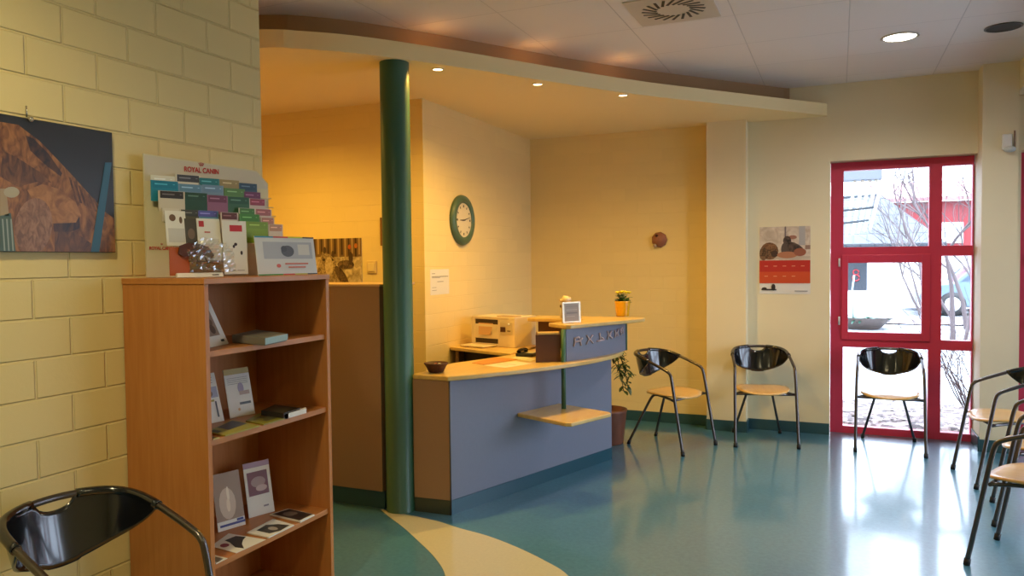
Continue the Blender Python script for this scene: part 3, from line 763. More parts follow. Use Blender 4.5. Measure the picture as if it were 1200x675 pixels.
for k in range(7):
    x = 225+k*16; wpoly(mb, [(x, 300+k*14), (x+8, 304+k*14), (x+30, 380+k*9), (x+22, 378+k*9)], md, 2)
wpoly(mb, ell(38, 352, 26, 18), c_(170, 160, 138), 4)
wpoly(mb, [(0, 340), (20, 340), (30, 430), (0, 430)], c_(160, 140, 110), 3)
wpoly(mb, [(0, 430), (36, 420), (52, 552), (0, 552)], c_(76, 96, 88), 3)
for x in (6, 20, 34): wpoly(mb, [(x, 440), (x+5, 440), (x+12, 545), (x+7, 545)], c_(150, 160, 150), 4)
wpoly(mb, [(346, 254), (368, 254), (327, 549), (299, 549)], c_(52, 100, 126), 4)
mb.build('printed_picture', None, pos)
for yy in (1.815,):
    mb = MB(); mb.ball((XP+.006, yy, pz1-.004), .011, u=10, v=7); mb.tube([(X_L+.003, yy, pz1+.006), (X_L+.003, yy, pz1+.045)], .003, 6)
    mb.build('hook', m_chrome, pos, label='small metal hanging hook')

def wall_card(name, label, cat, px, Yp, shapes, base=m_paper, th=.003, axis='y', toppart=None):
    """printed sheet on a wall at plane Y (or X): px = (x0,ytop,x1,ybot)"""
    x0, y0, x1, y1 = px
    f = (lambda x, y: ony(x, y, Yp)) if axis == 'y' else (lambda x, y: onx(x, y, Yp))
    a = f(x0, y1); b = f(x1, y1); t = f((x0+x1)/2, y0)
    U = V((b.x-a.x, b.y-a.y, 0)); w = U.length
    mb = MB(); a.z = (a.z+b.z)/2
    card(mb, a, U, V((0, 0, 1)), w, t.z-a.z, th, base, shapes)
    o = mb.build(name); tag(o, label, cat); return o
# calendar poster near the window
F3 = (3, 3, 3)
sky_, tig, ded = hide_mat((190, 170, 150), (220, 204, 186), 0, F3, 4), hide_mat((84, 54, 38), (156, 112, 78), .6, (4, 1, 9), 12), hide_mat((40, 32, 34), (104, 84, 76), .3, F3, 10)
wall_card('wall_calendar', 'wall calendar with animal photo above a red orange band, left of the red window', 'calendar', (890, 265.5, 949.5, 344.5), Y_B-.004,
 [(sky_, rect(0, .5, 1, 1)), (c_(176, 170, 168), rect(.78, .72, .9, 1)), (c_(196, 178, 160), rect(0, .52, 1, .56)), (tig, ell(.2, .64, .18, .13)), (hide_mat((60, 40, 30), (140, 104, 76), .2, F3, 12), ell(.08, .6, .08, .1)), (hide_mat((60, 40, 30), (150, 112, 80), .2, F3, 12), rect(.03, .56, .36, .66)), (c_(70, 50, 44), ell(.30, .60, .07, .05)), (c_(120, 110, 110), rect(.5, .74, .53, 1)), (c_(160, 110, 90), ell(.66, .84, .08, .03)), (c_(150, 120, 104), rect(.9, .66, 1, .72)),
  (ded, ell(.68, .67, .22, .09, -.3)), (ded, ell(.55, .79, .08, .07)), (c_(90, 76, 70), ell(.5, .66, .07, .1)), (c_(180, 120, 90), ell(.55, .58, .2, .05)), (c_(150, 90, 70), ell(.8, .62, .12, .06)),
  (c_(190, 46, 38), rect(0, .33, 1, .5)), (c_(206, 78, 40), rect(0, .16, 1, .33)), (c_(220, 150, 120), rect(.1, .41, .17, .42)), (c_(220, 150, 120), rect(.28, .41, .35, .42)), (c_(220, 150, 120), rect(.46, .41, .53, .42)), (c_(220, 150, 120), rect(.64, .41, .71, .42)), (c_(220, 150, 120), rect(.82, .41, .89, .42)),
  (c_(226, 160, 120), rect(.1, .26, .17, .27)), (c_(226, 160, 120), rect(.28, .26, .35, .27)), (c_(226, 160, 120), rect(.46, .26, .53, .27)), (c_(226, 160, 120), rect(.64, .26, .71, .27)),
  (c_(50, 46, 46), ell(.1, .08, .05, .02)), (c_(50, 46, 46), ell(.28, .1, .04, .05)), (c_(50, 46, 46), rect(.04, .055, .34, .075)), (c_(120, 120, 124), rect(.7, .04, .95, .05))])
# snow forest calendar on passage wall
shp = [(hide_mat((150, 128, 96), (216, 196, 160), .4, F3, 6), rect(0, 0, 1, 1)), (c_(120, 92, 60), rect(0, .62, 1, 1))]
for k in range(15): shp.append((c_(66, 46, 30) if k % 2 else c_(176, 146, 104), rect(.02+k*.066, .6+(k*7 % 5)*.02, .05+k*.066, 1)))
shp += [(hide_mat((100, 78, 54), (190, 164, 124), .5, F3, 14), [(.16, 0), (.14, .3), (.2, .55), (.24, .72), (.29, .8), (.33, .7), (.42, .66), (.46, .74), (.5, .6), (.52, .4), (.58, .2), (.62, 0)]), (hide_mat((176, 150, 112), (214, 192, 158), .2, F3, 10), ell(.38, .42, .08, .2)), (c_(60, 44, 30), ell(.28, .56, .03, .03)), (c_(60, 44, 30), ell(.45, .56, .02, .025)), (hide_mat((50, 36, 26), (120, 94, 66), .5, F3, 12), ell(.62, .22, .08, .24, .5)), (hide_mat((60, 44, 32), (130, 104, 74), .5, F3, 12), ell(.7, .46, .16, .09)), (c_(70, 52, 40), ell(.8, .6, .04, .12)), (c_(190, 90, 40), ell(.78, .82, .03, .05)), (c_(190, 110, 40), ell(.9, .84, .03, .05)), (c_(80, 60, 44), ell(.3, .76, .03, .07)), (c_(80, 60, 44), ell(.46, .68, .03, .07))]
wall_card('wall_calendar', 'picture of wolves in a snowy wood on the yellow wall behind the partition', 'picture', (364, 279.5, 424.5, 336), 5.175, shp, th=.004)
wall_card('notice_sheet', 'white typed paper notice taped to the wall below the clock', 'notice', (504.5, 315.5, 526.5, 345), -2.9685,
 [(grey, rect(.08, .82, .25, .84)), (grey, rect(.08, .70, .95, .725)), (grey, rect(.08, .66, .5, .675)), (grey, rect(.35, .50, .68, .52)), (grey, rect(.08, .28, .3, .295)), (grey, rect(.08, .17, .32, .185))], axis='x', th=.0015)
# switch
p = ony(436, 313, 5.18); sw_ = thing('light_switch', (p.x, 5.18, p.z), 'cream wall switch on the yellow wall left of the green column', 'switch')
MB().box((p.x-.045, 5.168, p.z-.05), (p.x+.045, 5.18, p.z+.05)).build('switch_plate', mat((222, 196, 140), .4), sw_, bevel=.004)
MB().box((p.x-.03, 5.162, p.z-.034), (p.x+.03, 5.168, p.z+.034)).build('rocker', mat((232, 208, 152), .4), sw_, bevel=.003)
# framed picture half hidden by the column
a = ony(447.3, 288, 5.18); b = ony(470, 255, 5.18)
fr = thing('picture_frame', ((a.x+b.x)/2, 5.18, a.z), 'narrow wooden picture frame partly hidden behind the green column', 'picture frame')
mb = MB(); x0, x1, z0, z1 = a.x, b.x, a.z, b.z+.005; e = .016
for q in (((x0, z0), (x0+e, z1)), ((x1-e, z0), (x1, z1)), ((x0+e, z0), (x1-e, z0+e)), ((x0+e, z1-e), (x1-e, z1))):
    mb.box((q[0][0], 5.160, q[0][1]), (q[1][0], 5.18, q[1][1]))
mb.build('frame', c_(120, 82, 40), fr)
MB().box((x0+e, 5.170, z0+e), (x1-e, 5.178, z1-e)).build('picture', c_(200, 180, 140), fr)
# clock
cc = onx(544, 258, -2.94); cl = thing('wall_clock', (-2.97, cc.y, cc.z), 'round wall clock with wide green rim on the cream brick wall', 'clock')
RZ = Matrix.Rotation(PI/2, 3, 'Y')
rz_ = .212
cpos = V((-2.97, cc.y, cc.z))
MB().lathe([(0, .0), (rz_, .0), (rz_+.003, .012), (rz_-.004, .03), (rz_-.03, .042), (.150, .036), (.146, .026)], cpos, 48, M=RZ).build('rim', mat((74, 100, 84), .35), cl)
mb = MB(); fcm = mat((222, 208, 178), .5)
mb.lathe([(.148, .024), (0, .0245)], cpos, 40, fcm, RZ)
for k in range(12):
    a = k*PI/6; r0, r1 = .108, .128; wdt = .006 if k % 3 else .009
    c0 = cpos+V((.0258, math.sin(a)*r0, math.cos(a)*r0)); c1 = cpos+V((.0258, math.sin(a)*r1, math.cos(a)*r1))
    t_ = V((0, math.cos(a), -math.sin(a)))*wdt
    mb.poly([c0-t_, c0+t_, c1+t_, c1-t_], m_dark)
mb.build('dial', None, cl)
def hand(name, ang, L_, wd, x):
    a = math.radians(ang); d_ = V((0, math.sin(a), math.cos(a))); t_ = V((0, math.cos(a), -math.sin(a)))*wd; c0 = cpos+V((x, 0, 0))
    MB().slab([c0-d_*.025-t_, c0+d_*L_-t_*.5, c0+d_*L_+t_*.5, c0-d_*.025+t_], (.0015, 0, 0)).build(name, m_dark, cl)
hand('hour_hand', 268, .07, .005, .028); hand('minute_hand', 76, .115, .0035, .030)
# small round ornament
oc = ony(773, 281, Y_B)
mb = MB(); R2 = Matrix.Rotation(PI/2, 3, 'X')
mb.lathe([(0, 0), (.07, 0), (.078, .012), (.066, .032), (.034, .05), (0, .054)], V((oc.x, Y_B, oc.z)), 9, mat((150, 96, 74), .6, noise=.12, nscale=40), R2)
mb.ball((oc.x-.02, Y_B-.05, oc.z+.04), .014, mat((70, 36, 30), .6)); mb.ball((oc.x-.04, Y_B-.03, oc.z-.055), .018, mat((190, 160, 130), .6))
o = mb.build('wall_ornament'); tag(o, 'small round brown clay ornament alone on the back wall', 'ornament')
# sensor at the top right
al = thing('motion_sensor', (1.25, 7.2, 2.50), 'white sensor box high on the pillar right of the window', 'sensor')
MB().box((1.195, 7.165, 2.45), (1.262, 7.2005, 2.575)).build('housing', m_white, al, bevel=.008)
mb = MB(); mb.ball((1.245, 7.165, 2.452), (.045, .03, .026)); mb.build('lens', mat((205, 205, 200), .3), al)
MB().tube([(1.283, 7.19, 2.47), (1.283, 7.19, 2.60)], .006, 8).build('cable', m_brown, al)

# ==================================================== THINGS ON THE COUNTER
# bowl
bc_ = V((-2.405, 4.325, zt))
bw = thing('wicker_bowl', bc_, 'small dark brown wicker bowl of sweets at the left end of the counter', 'bowl')
MB().lathe([(0, .002), (.045, .002), (.050, .006), (.066, .040), (.078, .058), (.080, .062), (.072, .064), (.060, .042), (.044, .012), (0, .010)], bc_, 30).build('bowl_body', mat((70, 34, 22), .55, noise=.3, nscale=70, bump=.9), bw)
mb = MB()
for k in range(16):
    a = k*2.4; r = .012+.040*((k*37 % 16)/16)
    mb.ball(bc_+V((r*math.cos(a), r*math.sin(a), .044+.010*((k*7) % 3)/3)), (.013, .009, .007), c_(*[(200, 190, 180), (180, 150, 120), (160, 60, 50), (210, 205, 190)][k % 4]), u=8, v=5)
mb.build('sweets', None, bw)
# papers
def cnt_flat(name, label, px, th, base, shapes=(), cat='paper', group=None, z=zt):
    return flat(name, label, px, z, th, base, shapes, group, cat, clampx=False)
cnt_flat('desk_mat', 'orange brown folder lying open on the counter beside the papers', [(553, 425), (567, 427), (606, 421), (580, 418.5)], .003, c_(206, 132, 60), cat='folder')
cnt_flat('paper_sheet', 'white sheet of paper nearest the counter front edge', [(567, 428.5), (592, 431), (624, 426), (604, 423)], .0012, c_(226, 216, 190), [(c_(170, 160, 140), rect(.15, .3, .7, .34)), (c_(170, 160, 140), rect(.15, .5, .8, .54))], group='sheets on the counter')
cnt_flat('paper_sheet', 'white sheet of paper lying in front of the black telephone', [(599, 419.5), (622, 423.5), (628, 420.5), (608, 417)], .0012, c_(230, 220, 190), [(c_(170, 160, 140), rect(.15, .3, .8, .36))], group='sheets on the counter')
# telephone
tp = onz(619, 417.5, zt); ph = thing('desk_telephone', (tp.x, tp.y, zt), 'black desk telephone lying beside the dark brown box', 'telephone')
MB().slab([tp+V((-.085, -.05, .001)), tp+V((.055, -.055, .001)), tp+V((.065, .09, .001)), tp+V((-.075, .095, .001))], (0, 0, .026)).build('base', m_dark, ph, bevel=.008)
mb = MB(); mb.tube([tp+V((-.06, -.04, .034)), tp+V((-.058, -.02, .046)), tp+V((-.05, .04, .048)), tp+V((-.048, .075, .036))], [.018, .013, .013, .018], 10, sub=4); mb.build('handset', m_black, ph)
MB().box(tuple(tp+V((-.015, -.02, .027))), tuple(tp+V((.045, .06, .029)))).build('keypad', c_(190, 180, 150), ph)
# printer
pA = V((-2.865, 5.775, .898)); pB = V((-2.415, 5.655, .898)); pU = (pB-pA).normalized(); pNn = V((pU.y, -pU.x, 0))
pw = (pB-pA).length; ph_ = .246; pd = .29
m_pr = mat((226, 208, 178), .45); m_prd = mat((58, 40, 28), .5)
pr_ = thing('laser_printer', (pA+pB)/2, 'cream desktop laser printer with open paper tray on the desk wing', 'printer')
def pp(u, n, z): return pA+pU*u+pNn*n+V((0, 0, z))
def pbox(mb, u0, u1, n0, n1, z0, z1, m_=None):
    M = Matrix((pU, pNn, V((0, 0, 1)))).transposed().to_4x4(); M.translation = pA
    mb.box((u0, n1, z0), (u1, n0, z1), m_, M) if False else mb.slab([pp(u0, n0, z0), pp(u1, n0, z0), pp(u1, n0, z1), pp(u0, n0, z1)], -pNn*(n0-n1), m_)
mb = MB()
pbox(mb, 0, pw, -.012, -pd, 0, ph_)                     # main block
pbox(mb, 0, .30*pw, 0, -.012, .222, ph_)
pbox(mb, 0, .085*pw, 0, -.012, 0, .222); pbox(mb, .30*pw, pw, 0, -.012, .222, ph_); pbox(mb, .62*pw, pw, 0, -.012, 0, .222)
pbox(mb, .085*pw, .62*pw, 0, -.012, .062, .180); pbox(mb, .085*pw, .62*pw, 0, -.012, 0, .022)
mb.build('body', m_pr, pr_, bevel=.003)
mb = MB(); pbox(mb, .09*pw, .615*pw, -.008, -.0115, .181, .221); mb.build('output_slot', m_prd, pr_)
mb = MB(); pbox(mb, .09*pw, .615*pw, -.008, -.0115, .023, .061); mb.build('paper_slot', m_prd, pr_)
mb = MB(); mb.slab([pp(.2*pw, .014, .095), pp(.47*pw, .014, .095), pp(.5*pw, -.006, .19), pp(.16*pw, -.006, .19)], -pNn*.002-V((0, 0, .001))); mb.build('printed_page', mat((206, 160, 112), .6), pr_)
mb = MB(); mb.slab([pp(.03*pw, .004, .003), pp(.60*pw, .004, .003), pp(.56*pw, .16, .003), pp(.02*pw, .16, .003)], (0, 0, .012)); mb.build('paper_tray', m_pr, pr_, bevel=.004)
mb = MB(); pbox(mb, .68*pw, .95*pw, .004, 0, .105, .205); mb.build('control_panel', mat((206, 190, 160), .4), pr_, bevel=.002)
mb = MB(); pbox(mb, .69*pw, .80*pw, .007, .004, .125, .165); mb.build('display', c_(70, 36, 30), pr_)
mb = MB()
for (u, z) in ((.86, .135), (.90, .135)): mb.ball(pp(u*pw, .006, z), .007, u=8, v=5)
mb.build('buttons', c_(120, 96, 70), pr_)
mb = MB(); mb.ball(pp(.88*pw, .006, .19), (.010, .010, .010), u=8, v=5); mb.build('status_button', c_(240, 240, 240), pr_)
mb = MB(); pbox(mb, .55*pw, .95*pw, -.03, -.12, ph_, ph_+.006); mb.build('lid_strip', c_(170, 140, 104), pr_)
# framed sign on high top
fA = onz(659.5, 379, 1.147); fB = onz(681, 377.6, 1.147)
fs = thing('framed_sign', (fA+fB)/2, 'small silver framed sign standing on the high counter top', 'sign')
U = (fB-fA).normalized(); N_ = U.cross(V((0, 0, 1))); W_ = (V((0, 0, 1))-N_*.12+U*.06).normalized(); w = (fB-fA).length; h = .155
mb = MB(); card(mb, fA, U, W_, w, h, .014, mat((196, 180, 150), .3, metal=.4)); mb.build('frame', None, fs, bevel=.002)
mb = MB(); card(mb, fA+U*w*.11+W_*h*.08+N_*.0012, U, W_, w*.78, h*.84, .0008, c_(142, 132, 118), [(c_(120, 112, 104), rect(.1, .82, .9, .85)), (c_(170, 160, 140), rect(.12, .62, .88, .66)), (c_(110, 102, 92), rect(.12, .42, .88, .5)), (c_(170, 160, 140), rect(.12, .25, .7, .29))]); mb.build('printed_sheet', None, fs)
mb = MB(); mb.slab([fB-N_*.016, fB-N_*.016+W_*h*.94, fB-N_*.07], -U*.01); mb.build('easel_leg', c_(90, 54, 34), fs)
# figurine behind
fg = onz(662.5, 372.6, 1.147); fb_ = V((fg.x, fg.y, 1.147)); fbm = mat((226, 204, 166), .5)
fi = thing('animal_figurine', fb_, 'small cream animal figurine sitting behind the silver framed sign', 'figurine')
mb = MB(); mb.ball(fb_+V((0, 0, .055)), (.034, .036, .055)); mb.ball(fb_+V((.0, -.01, .10)), (.022, .024, .04)); mb.ball(fb_+V((.012, -.015, .148)), (.034, .032, .030)); mb.ball(fb_+V((-.022, -.02, .140)), (.02, .016, .013))
mb.tube([fb_+V((-.02, -.035, .002)), fb_+V((-.018, -.032, .07))], .010, 8); mb.tube([fb_+V((.02, -.035, .002)), fb_+V((.018, -.032, .07))], .010, 8)
mb.build('body', fbm, fi)
mb = MB(); mb.ball(fb_+V((.04, -.005, .145)), (.010, .014, .024)); mb.build('ear', c_(214, 190, 150), fi)
mb = MB(); mb.ball(fb_+V((-.012, .0, .165)), (.010, .012, .016)); mb.build('ear', c_(214, 190, 150), fi)
mb = MB(); mb.ball(fb_+V((-.028, -.02, .095)), (.010, .016, .013)); mb.build('dark_patch', c_(90, 56, 40), fi)
mb = MB(); mb.ball(fb_+V((-.037, -.024, .142)), .006); mb.build('nose', c_(90, 56, 40), fi)
# flower pot
fp = V((*onz(729.5, 370.6, 1.147).xy, 1.147))
fl = thing('potted_flower', fp, 'yellow pot with yellow flowering plant at the end of the high counter top', 'potted plant')
MB().lathe([(0, 0), (.050, 0), (.053, .006), (.064, .118), (.066, .124), (.060, .124), (.056, .10), (0, .10)], fp, 30).build('pot', mat((236, 176, 12), .25, coat=.5), fl)
def leaf(mb, P, D, L_, w, m_, droop=.3, n=4):
    D = D.normalized(); Sd = D.cross(V((0, 0, 1)))
    Sd = Sd.normalized() if Sd.length > .05 else V((1, 0, 0))
    pr = None
    for k in range(n+1):
        t = k/n; c = P+D*(L_*t)-V((0, 0, droop*L_*t*t)); ww = w*math.sin(PI*min(max(t, .04), .97))**.7
        cur = (mb.bm.verts.new(c-Sd*ww), mb.bm.verts.new(c-V((0, 0, -w*.15))), mb.bm.verts.new(c+Sd*ww))
        if pr:
            for a, b in ((0, 1), (1, 2)):
                f = mb.bm.faces.new((pr[a], pr[b], cur[b], cur[a])); f.smooth = True; f.material_index = mb.mi(m_)
        pr = cur
mb = MB(); lg = mat((52, 92, 34), .4, noise=.15, nscale=30)
for k in range(34):
    a = k*2.399; e = random.uniform(.15, 1.3); r = random.uniform(.0, .035)
    leaf(mb, fp+V((r*math.cos(a), r*math.sin(a), .10+random.uniform(0, .06))), V((math.cos(a), math.sin(a), e*1.2)), random.uniform(.04, .062), .017, lg)
for (dx, dy, z) in ((.045, -.02, .17), (.055, .01, .15), (-.03, -.03, .16), (0, -.04, .17)):
    leaf(mb, fp+V((dx*.5, dy*.5, z-.06)), V((dx, dy, .05)), .065, .024, lg)
mb.build('leaves', None, fl)
mb = MB()
for k in range(12):
    a = k*2.399; r = .012+.034*(k/12)**.5; mb.tube([fp+V((r*.4*math.cos(a), r*.4*math.sin(a), .10)), fp+V((r*math.cos(a), r*math.sin(a), .185))], .002, 5)
mb.build('stems', lg, fl)
for k in range(9):
    a = k*2.399; r = .008+.050*(k/9)**.5; c = fp+V((r*math.cos(a), r*math.sin(a), .196-.2*r)); mb = MB()
    for j in range(6):
        b = j*PI/3+a; leaf(mb, c, V((math.cos(b), math.sin(b), .7)), .026, .012, None, .1, 3)
    mb.ball(c+V((0, 0, .006)), .010, u=6, v=4)
    mb.build('flower', mat((244, 226, 40), .5), fl)

# potted plant on floor behind the counter end, its branches hang out beside the counter
fpx = V((-1.86, 6.42, 0)); tall = thing('climbing_plant', fpx, 'dark leafed plant in pot behind the counter end with drooping branches', 'potted plant')
MB().lathe([(0, 0), (.13, 0), (.135, .01), (.165, .28), (.17, .30), (.155, .30), (.15, .26), (0, .26)], fpx, 28).build('pot', c_(120, 70, 50), tall)
lm = mat((40, 62, 26), .4, noise=.2, nscale=20); mb = MB(); lv = MB()
for (tgt, mid) in (((738, 440), (724, 418)), ((731, 458), (722, 424)), ((736, 452), (726, 428)), ((728, 440), (716, 420))):
    e_ = ony(*tgt, 6.30); c_m = ony(*mid, 6.36)
    pts = [fpx+V((0, 0, .27)), fpx+V((-.02, .02, .6)), V((fpx.x+.03, 6.40, .90)), V((c_m.x, c_m.y, max(c_m.z, .80))), e_]
    mb.tube(pts, [.008, .007, .006, .005, .003], 6, sub=6)
    Pc, _ = crs([V(p) for p in pts], [1]*5, 6)
    for k in range(13, len(Pc)):
        for s_ in (-1, 1):
            d_ = V((random.uniform(.1, 1)*s_+.25, random.uniform(-.7, .3), random.uniform(-.5, .5)))
            leaf(lv, Pc[k], d_, random.uniform(.05, .085), .017, lm, .5)
mb.build('stems', c_(70, 60, 36), tall); lv.build('leaves', None, tall)
mb = MB()
for (a, b, c) in (((721, 424), (726, 420), (734, 416)), ((723, 428), (730, 426), (737, 423)), ((726, 432), (732, 431), (738, 429)), ((724, 430), (729, 430), (735, 427))):
    mb.tube([ony(*a, 6.33), ony(*b, 6.32), ony(*c, 6.31)], [.004, .003, .002], 5, sub=4)
mb.build('twigs', lm, tall)

# =================================================================== CHAIRS
def make_chair():
    r = thing('waiting_chair', (0, 0, 0), '', 'chair', 'tubular armchairs with black backs in the waiting area')
    R = .0125
    half = [(.257, -.29, .012), (.254, -.245, .25), (.251, -.20, .50), (.248, -.175, .625), (.246, -.155, .662), (.245, -.115, .684), (.243, -.03, .715), (.238, .08, .752), (.222, .165, .776), (.180, .232, .790), (.10, .272, .799), (0, .286, .802)]
    path = half+[(-x, y, z) for (x, y, z) in reversed(half[:-1])]
    MB().tube(path, R, 12, sub=4).build('arm_tube', m_steel, r, world=False)
    for s in (-1, 1):
        p = [(s*.205, .29, .012), (s*.165, .225, .17), (s*.118, .145, .36), (s*.100, .110, .425), (s*.105, .06, .4415), (s*.16, -.06, .4415), (s*.240, -.185, .4415)]
        MB().tube(p, .011, 10, sub=4).build('leg', m_steel, r, world=False)
        MB().tube([(s*.257, -.291, .0), (s*.2565, -.286, .035)], .0165, 12).build('foot', m_rubber, r, world=False)
        MB().tube([(s*.2055, .292, .0), (s*.203, .281, .032)], .015, 12).build('foot', m_rubber, r, world=False)
    MB().tube([(-.250, -.190, .440), (.250, -.190, .440)], .010, 10).build('cross_bar', m_steel, r, world=False)
    # seat: rounded, slightly dished plywood
    mb = MB(); n = 40; rings = []
    for k in range(7):
        t = k/6; row = []
        for j in range(n):
            a = 2*PI*j/n; c, s_ = math.cos(a), math.sin(a)
            ex = abs(c)**.72*(1 if c > 0 else -1); ey = abs(s_)**.72*(1 if s_ > 0 else -1)
            x = .222*ex*(1-.10*(ey > 0)*ey); y = -.035+.215*ey
            dd = t*t
            row.append(mb.bm.verts.new((x*t, -.035+(y+.035)*t, .459+.012*dd*abs(ex)**2-.014*dd*(1 if ey < 0 else 0)*abs(ey)**3))) if k else None
        rings.append(row if k else [mb.bm.verts.new((0, -.035, .459))])
    for j in range(n): mb.bm.faces.new((rings[0][0], rings[1][j], rings[1][(j+1) % n])).smooth = True
    for k in range(1, 6):
        for j in range(n):
            mb.bm.faces.new((rings[k][j], rings[k+1][j], rings[k+1][(j+1) % n], rings[k][(j+1) % n])).smooth = True
    mb.build('seat', m_seat, r, world=False, solid=.014)
    # black moulded back: hangs from the rail, notch for the hand in the middle
    mb = MB(); P, _ = crs([V(p) for p in path], [1]*len(path), 4)
    arc = [p for p in P if p.y > .045]
    Lc = [0]
    for a, b in zip(arc, arc[1:]): Lc.append(Lc[-1]+(b-a).length)
    tot = Lc[-1]; nu, nv = 56, 10; g = []
    for i in range(nu+1):
        s = tot*i/nu; k = max(j for j in range(len(Lc)) if Lc[j] <= s+1e-9); k = min(k, len(arc)-2)
        f = (s-Lc[k])/(Lc[k+1]-Lc[k]); p = arc[k].lerp(arc[k+1], f); t = 2*i/nu-1
        bot = .222*max(1-abs(t)**2.0, 0)**.85+.004
        top = .0
        if abs(t) < .18: top = .040*math.sqrt(1-(t/.18)**2)
        col = []
        for j in range(nv+1):
            h = top+(bot-top)*j/nv
            inward = .048*min(h/.22, 1)**1.3
            d_ = V((-p.x, .1-p.y, 0)).normalized()
            col.append(mb.bm.verts.new(p+V((0, 0, -h+(.0 if top else .004)))+d_*(inward+.004)))
        g.append(col)
    for i in range(nu):
        for j in range(nv):
            mb.bm.faces.new((g[i][j], g[i+1][j], g[i+1][j+1], g[i][j+1])).smooth = True
    bo = mb.build('backrest', m_black, r, world=False, solid=.010)
    # sleeve where the shell wraps over the rail
    for s in (-1, 1):
        seg = [p for i, p in enumerate(arc) if s*(2*Lc[i]/tot-1) > .18]
        MB().tube(seg, .0165, 12).build('sleeve', m_black, r, world=False)
    return r
CH = [  # (front-left foot px, front-right foot px as seen from the sitter's ... )  origin x, y, facing angle, label
]
def face(ax, ay):  # rotation so local -Y points to (ax, ay)
    return math.atan2(ay, ax)+PI/2
chairs = [
 ((-1.335, 6.525), face(.93, -.372), 'tubular armchair with pale wooden seat nearest the reception counter'),
 ((-.622, 6.98), face(.235, -.97), 'tubular armchair with black back below the red orange wall calendar'),
 ((.394, 7.105), face(-.03, -1), 'tubular armchair standing in front of the red window'),
 ((1.12, 6.31), face(-.99, -.155), 'tubular armchair facing left beside the pillar right of the window'),
 ((1.174, 5.43), face(-.99, .137), 'tubular armchair between the pillar chair and the nearest right chair'),
 ((.985, 4.62), face(-.91, .41), 'tubular armchair nearest the camera at the right edge'),
 ((-2.2, 1.72), math.radians(84), 'tubular armchair with large black back beside the beech bookcase'),
]
c0 = make_chair()
for i, ((x, y), rz, lab) in enumerate(chairs):
    c = c0 if i == 0 else copy_tree(c0)
    c.location = (x, y, 0); c.rotation_euler = (0, 0, rz); c['label'] = lab

# ============================================================ CEILING ITEMS
def downlight(x, y, z, r, label, group, emis, colr=(255, 240, 214)):
    t = thing('downlight', (x, y, z), label, 'ceiling light', group)
    MB().lathe([(r*1.0, -.001), (r*1.16, -.001), (r*1.18, -.004), (r*1.04, -.010), (r*.98, -.004)], (x, y, z), 32).build('ring', mat((215, 205, 185), .35), t)
    MB().lathe([(0, -.0045), (r*.99, -.0040)], (x, y, z), 32).build('lamp_face', mat(colr, .5, emit=emis), t)
    return t
def spot(x, y, z, power, col, size=2.2, blend=.6, r=.03, name='lamp_bulb'):
    l = bpy.data.lights.new(name, 'SPOT'); l.energy = power; l.color = col; l.spot_size = size; l.spot_blend = blend; l.shadow_soft_size = r
    o = bpy.data.objects.new(name, l); COL.objects.link(o); o.location = (x, y, z); return o
WARM = (1, .60, .11)
for (px, py, hp_, lab) in ((513, 80.5, 64, 'small halogen downlight nearest the green column'), (630, 98, 84, 'small halogen downlight in the middle of the soffit row'), (730, 111, 90, 'small halogen downlight farthest from the green column')):
    p = onz(px, py, Z_S)
    downlight(p.x, p.y, Z_S, .034, lab, 'halogen downlights under the soffit', 12, (255, 214, 150))
    spot(p.x, p.y, Z_S-.02, hp_, WARM, 2.8, .95)
    # added can, unseen from below; its point light imitates halogen leak on riser
    can = bpy.data.objects[[o.name for o in bpy.data.objects if o.get('label') == lab][0]]
    MB().lathe([(.030, .106), (.034, .106), (.034, .112), (.030, .112)], (p.x, p.y, Z_S), 16).build('added_lamp_can', m_dark, can)
    l = bpy.data.lights.new('lamp_bulb', 'POINT'); l.energy = .28; l.color = (1, .5, .16); l.shadow_soft_size = .01
    o = bpy.data.objects.new('lamp_bulb', l); COL.objects.link(o); o.location = (p.x, p.y, Z_S+.135)
downlight(-4.0, 4.15, Z_S, .034, 'small halogen downlight above the passage behind the brick wall', None, 12, (255, 214, 150))
spot(-4.0, 4.15, Z_S-.02, 118, (1, .60, .09), 2.8, 1)
p = onz(1054.5, 43, Z_C)
downlight(p.x, p.y, Z_C, .105, 'large round ceiling downlight, switched on, above the window chairs', None, 14, (255, 246, 232))
spot(p.x, p.y, Z_C-.03, 82, (1, .93, .84), 2.8, .8, .1)
for (x, y, pw_) in ((-1.7, .95, 130), (.9, 1.6, 75), (-.3, -1.2, 110)):  # unseen; first inferred from the left wall's glow, others added to brighten
    downlight(x, y, Z_C, .105, 'large round ceiling downlight, unseen, lighting the near end of the room', 'downlights out of view', 14, (255, 238, 210))
    spot(x, y, Z_C-.03, pw_, (1, .84, .45), 2.8, .8, .1)
# dark, unlit one
p = onz(1176, 31.5, Z_C); t = thing('ceiling_speaker', (p.x, p.y, Z_C), 'round dark grey ceiling speaker right of the lit downlight', 'speaker')
MB().lathe([(.103, -.001), (.112, -.001), (.114, -.006), (.102, -.008)], p, 32).build('ring', c_(84, 78, 72), t)
MB().lathe([(0, -.006), (.102, -.005)], p, 32).build('grille', mat((62, 58, 54), .8, noise=.2, nscale=200), t)
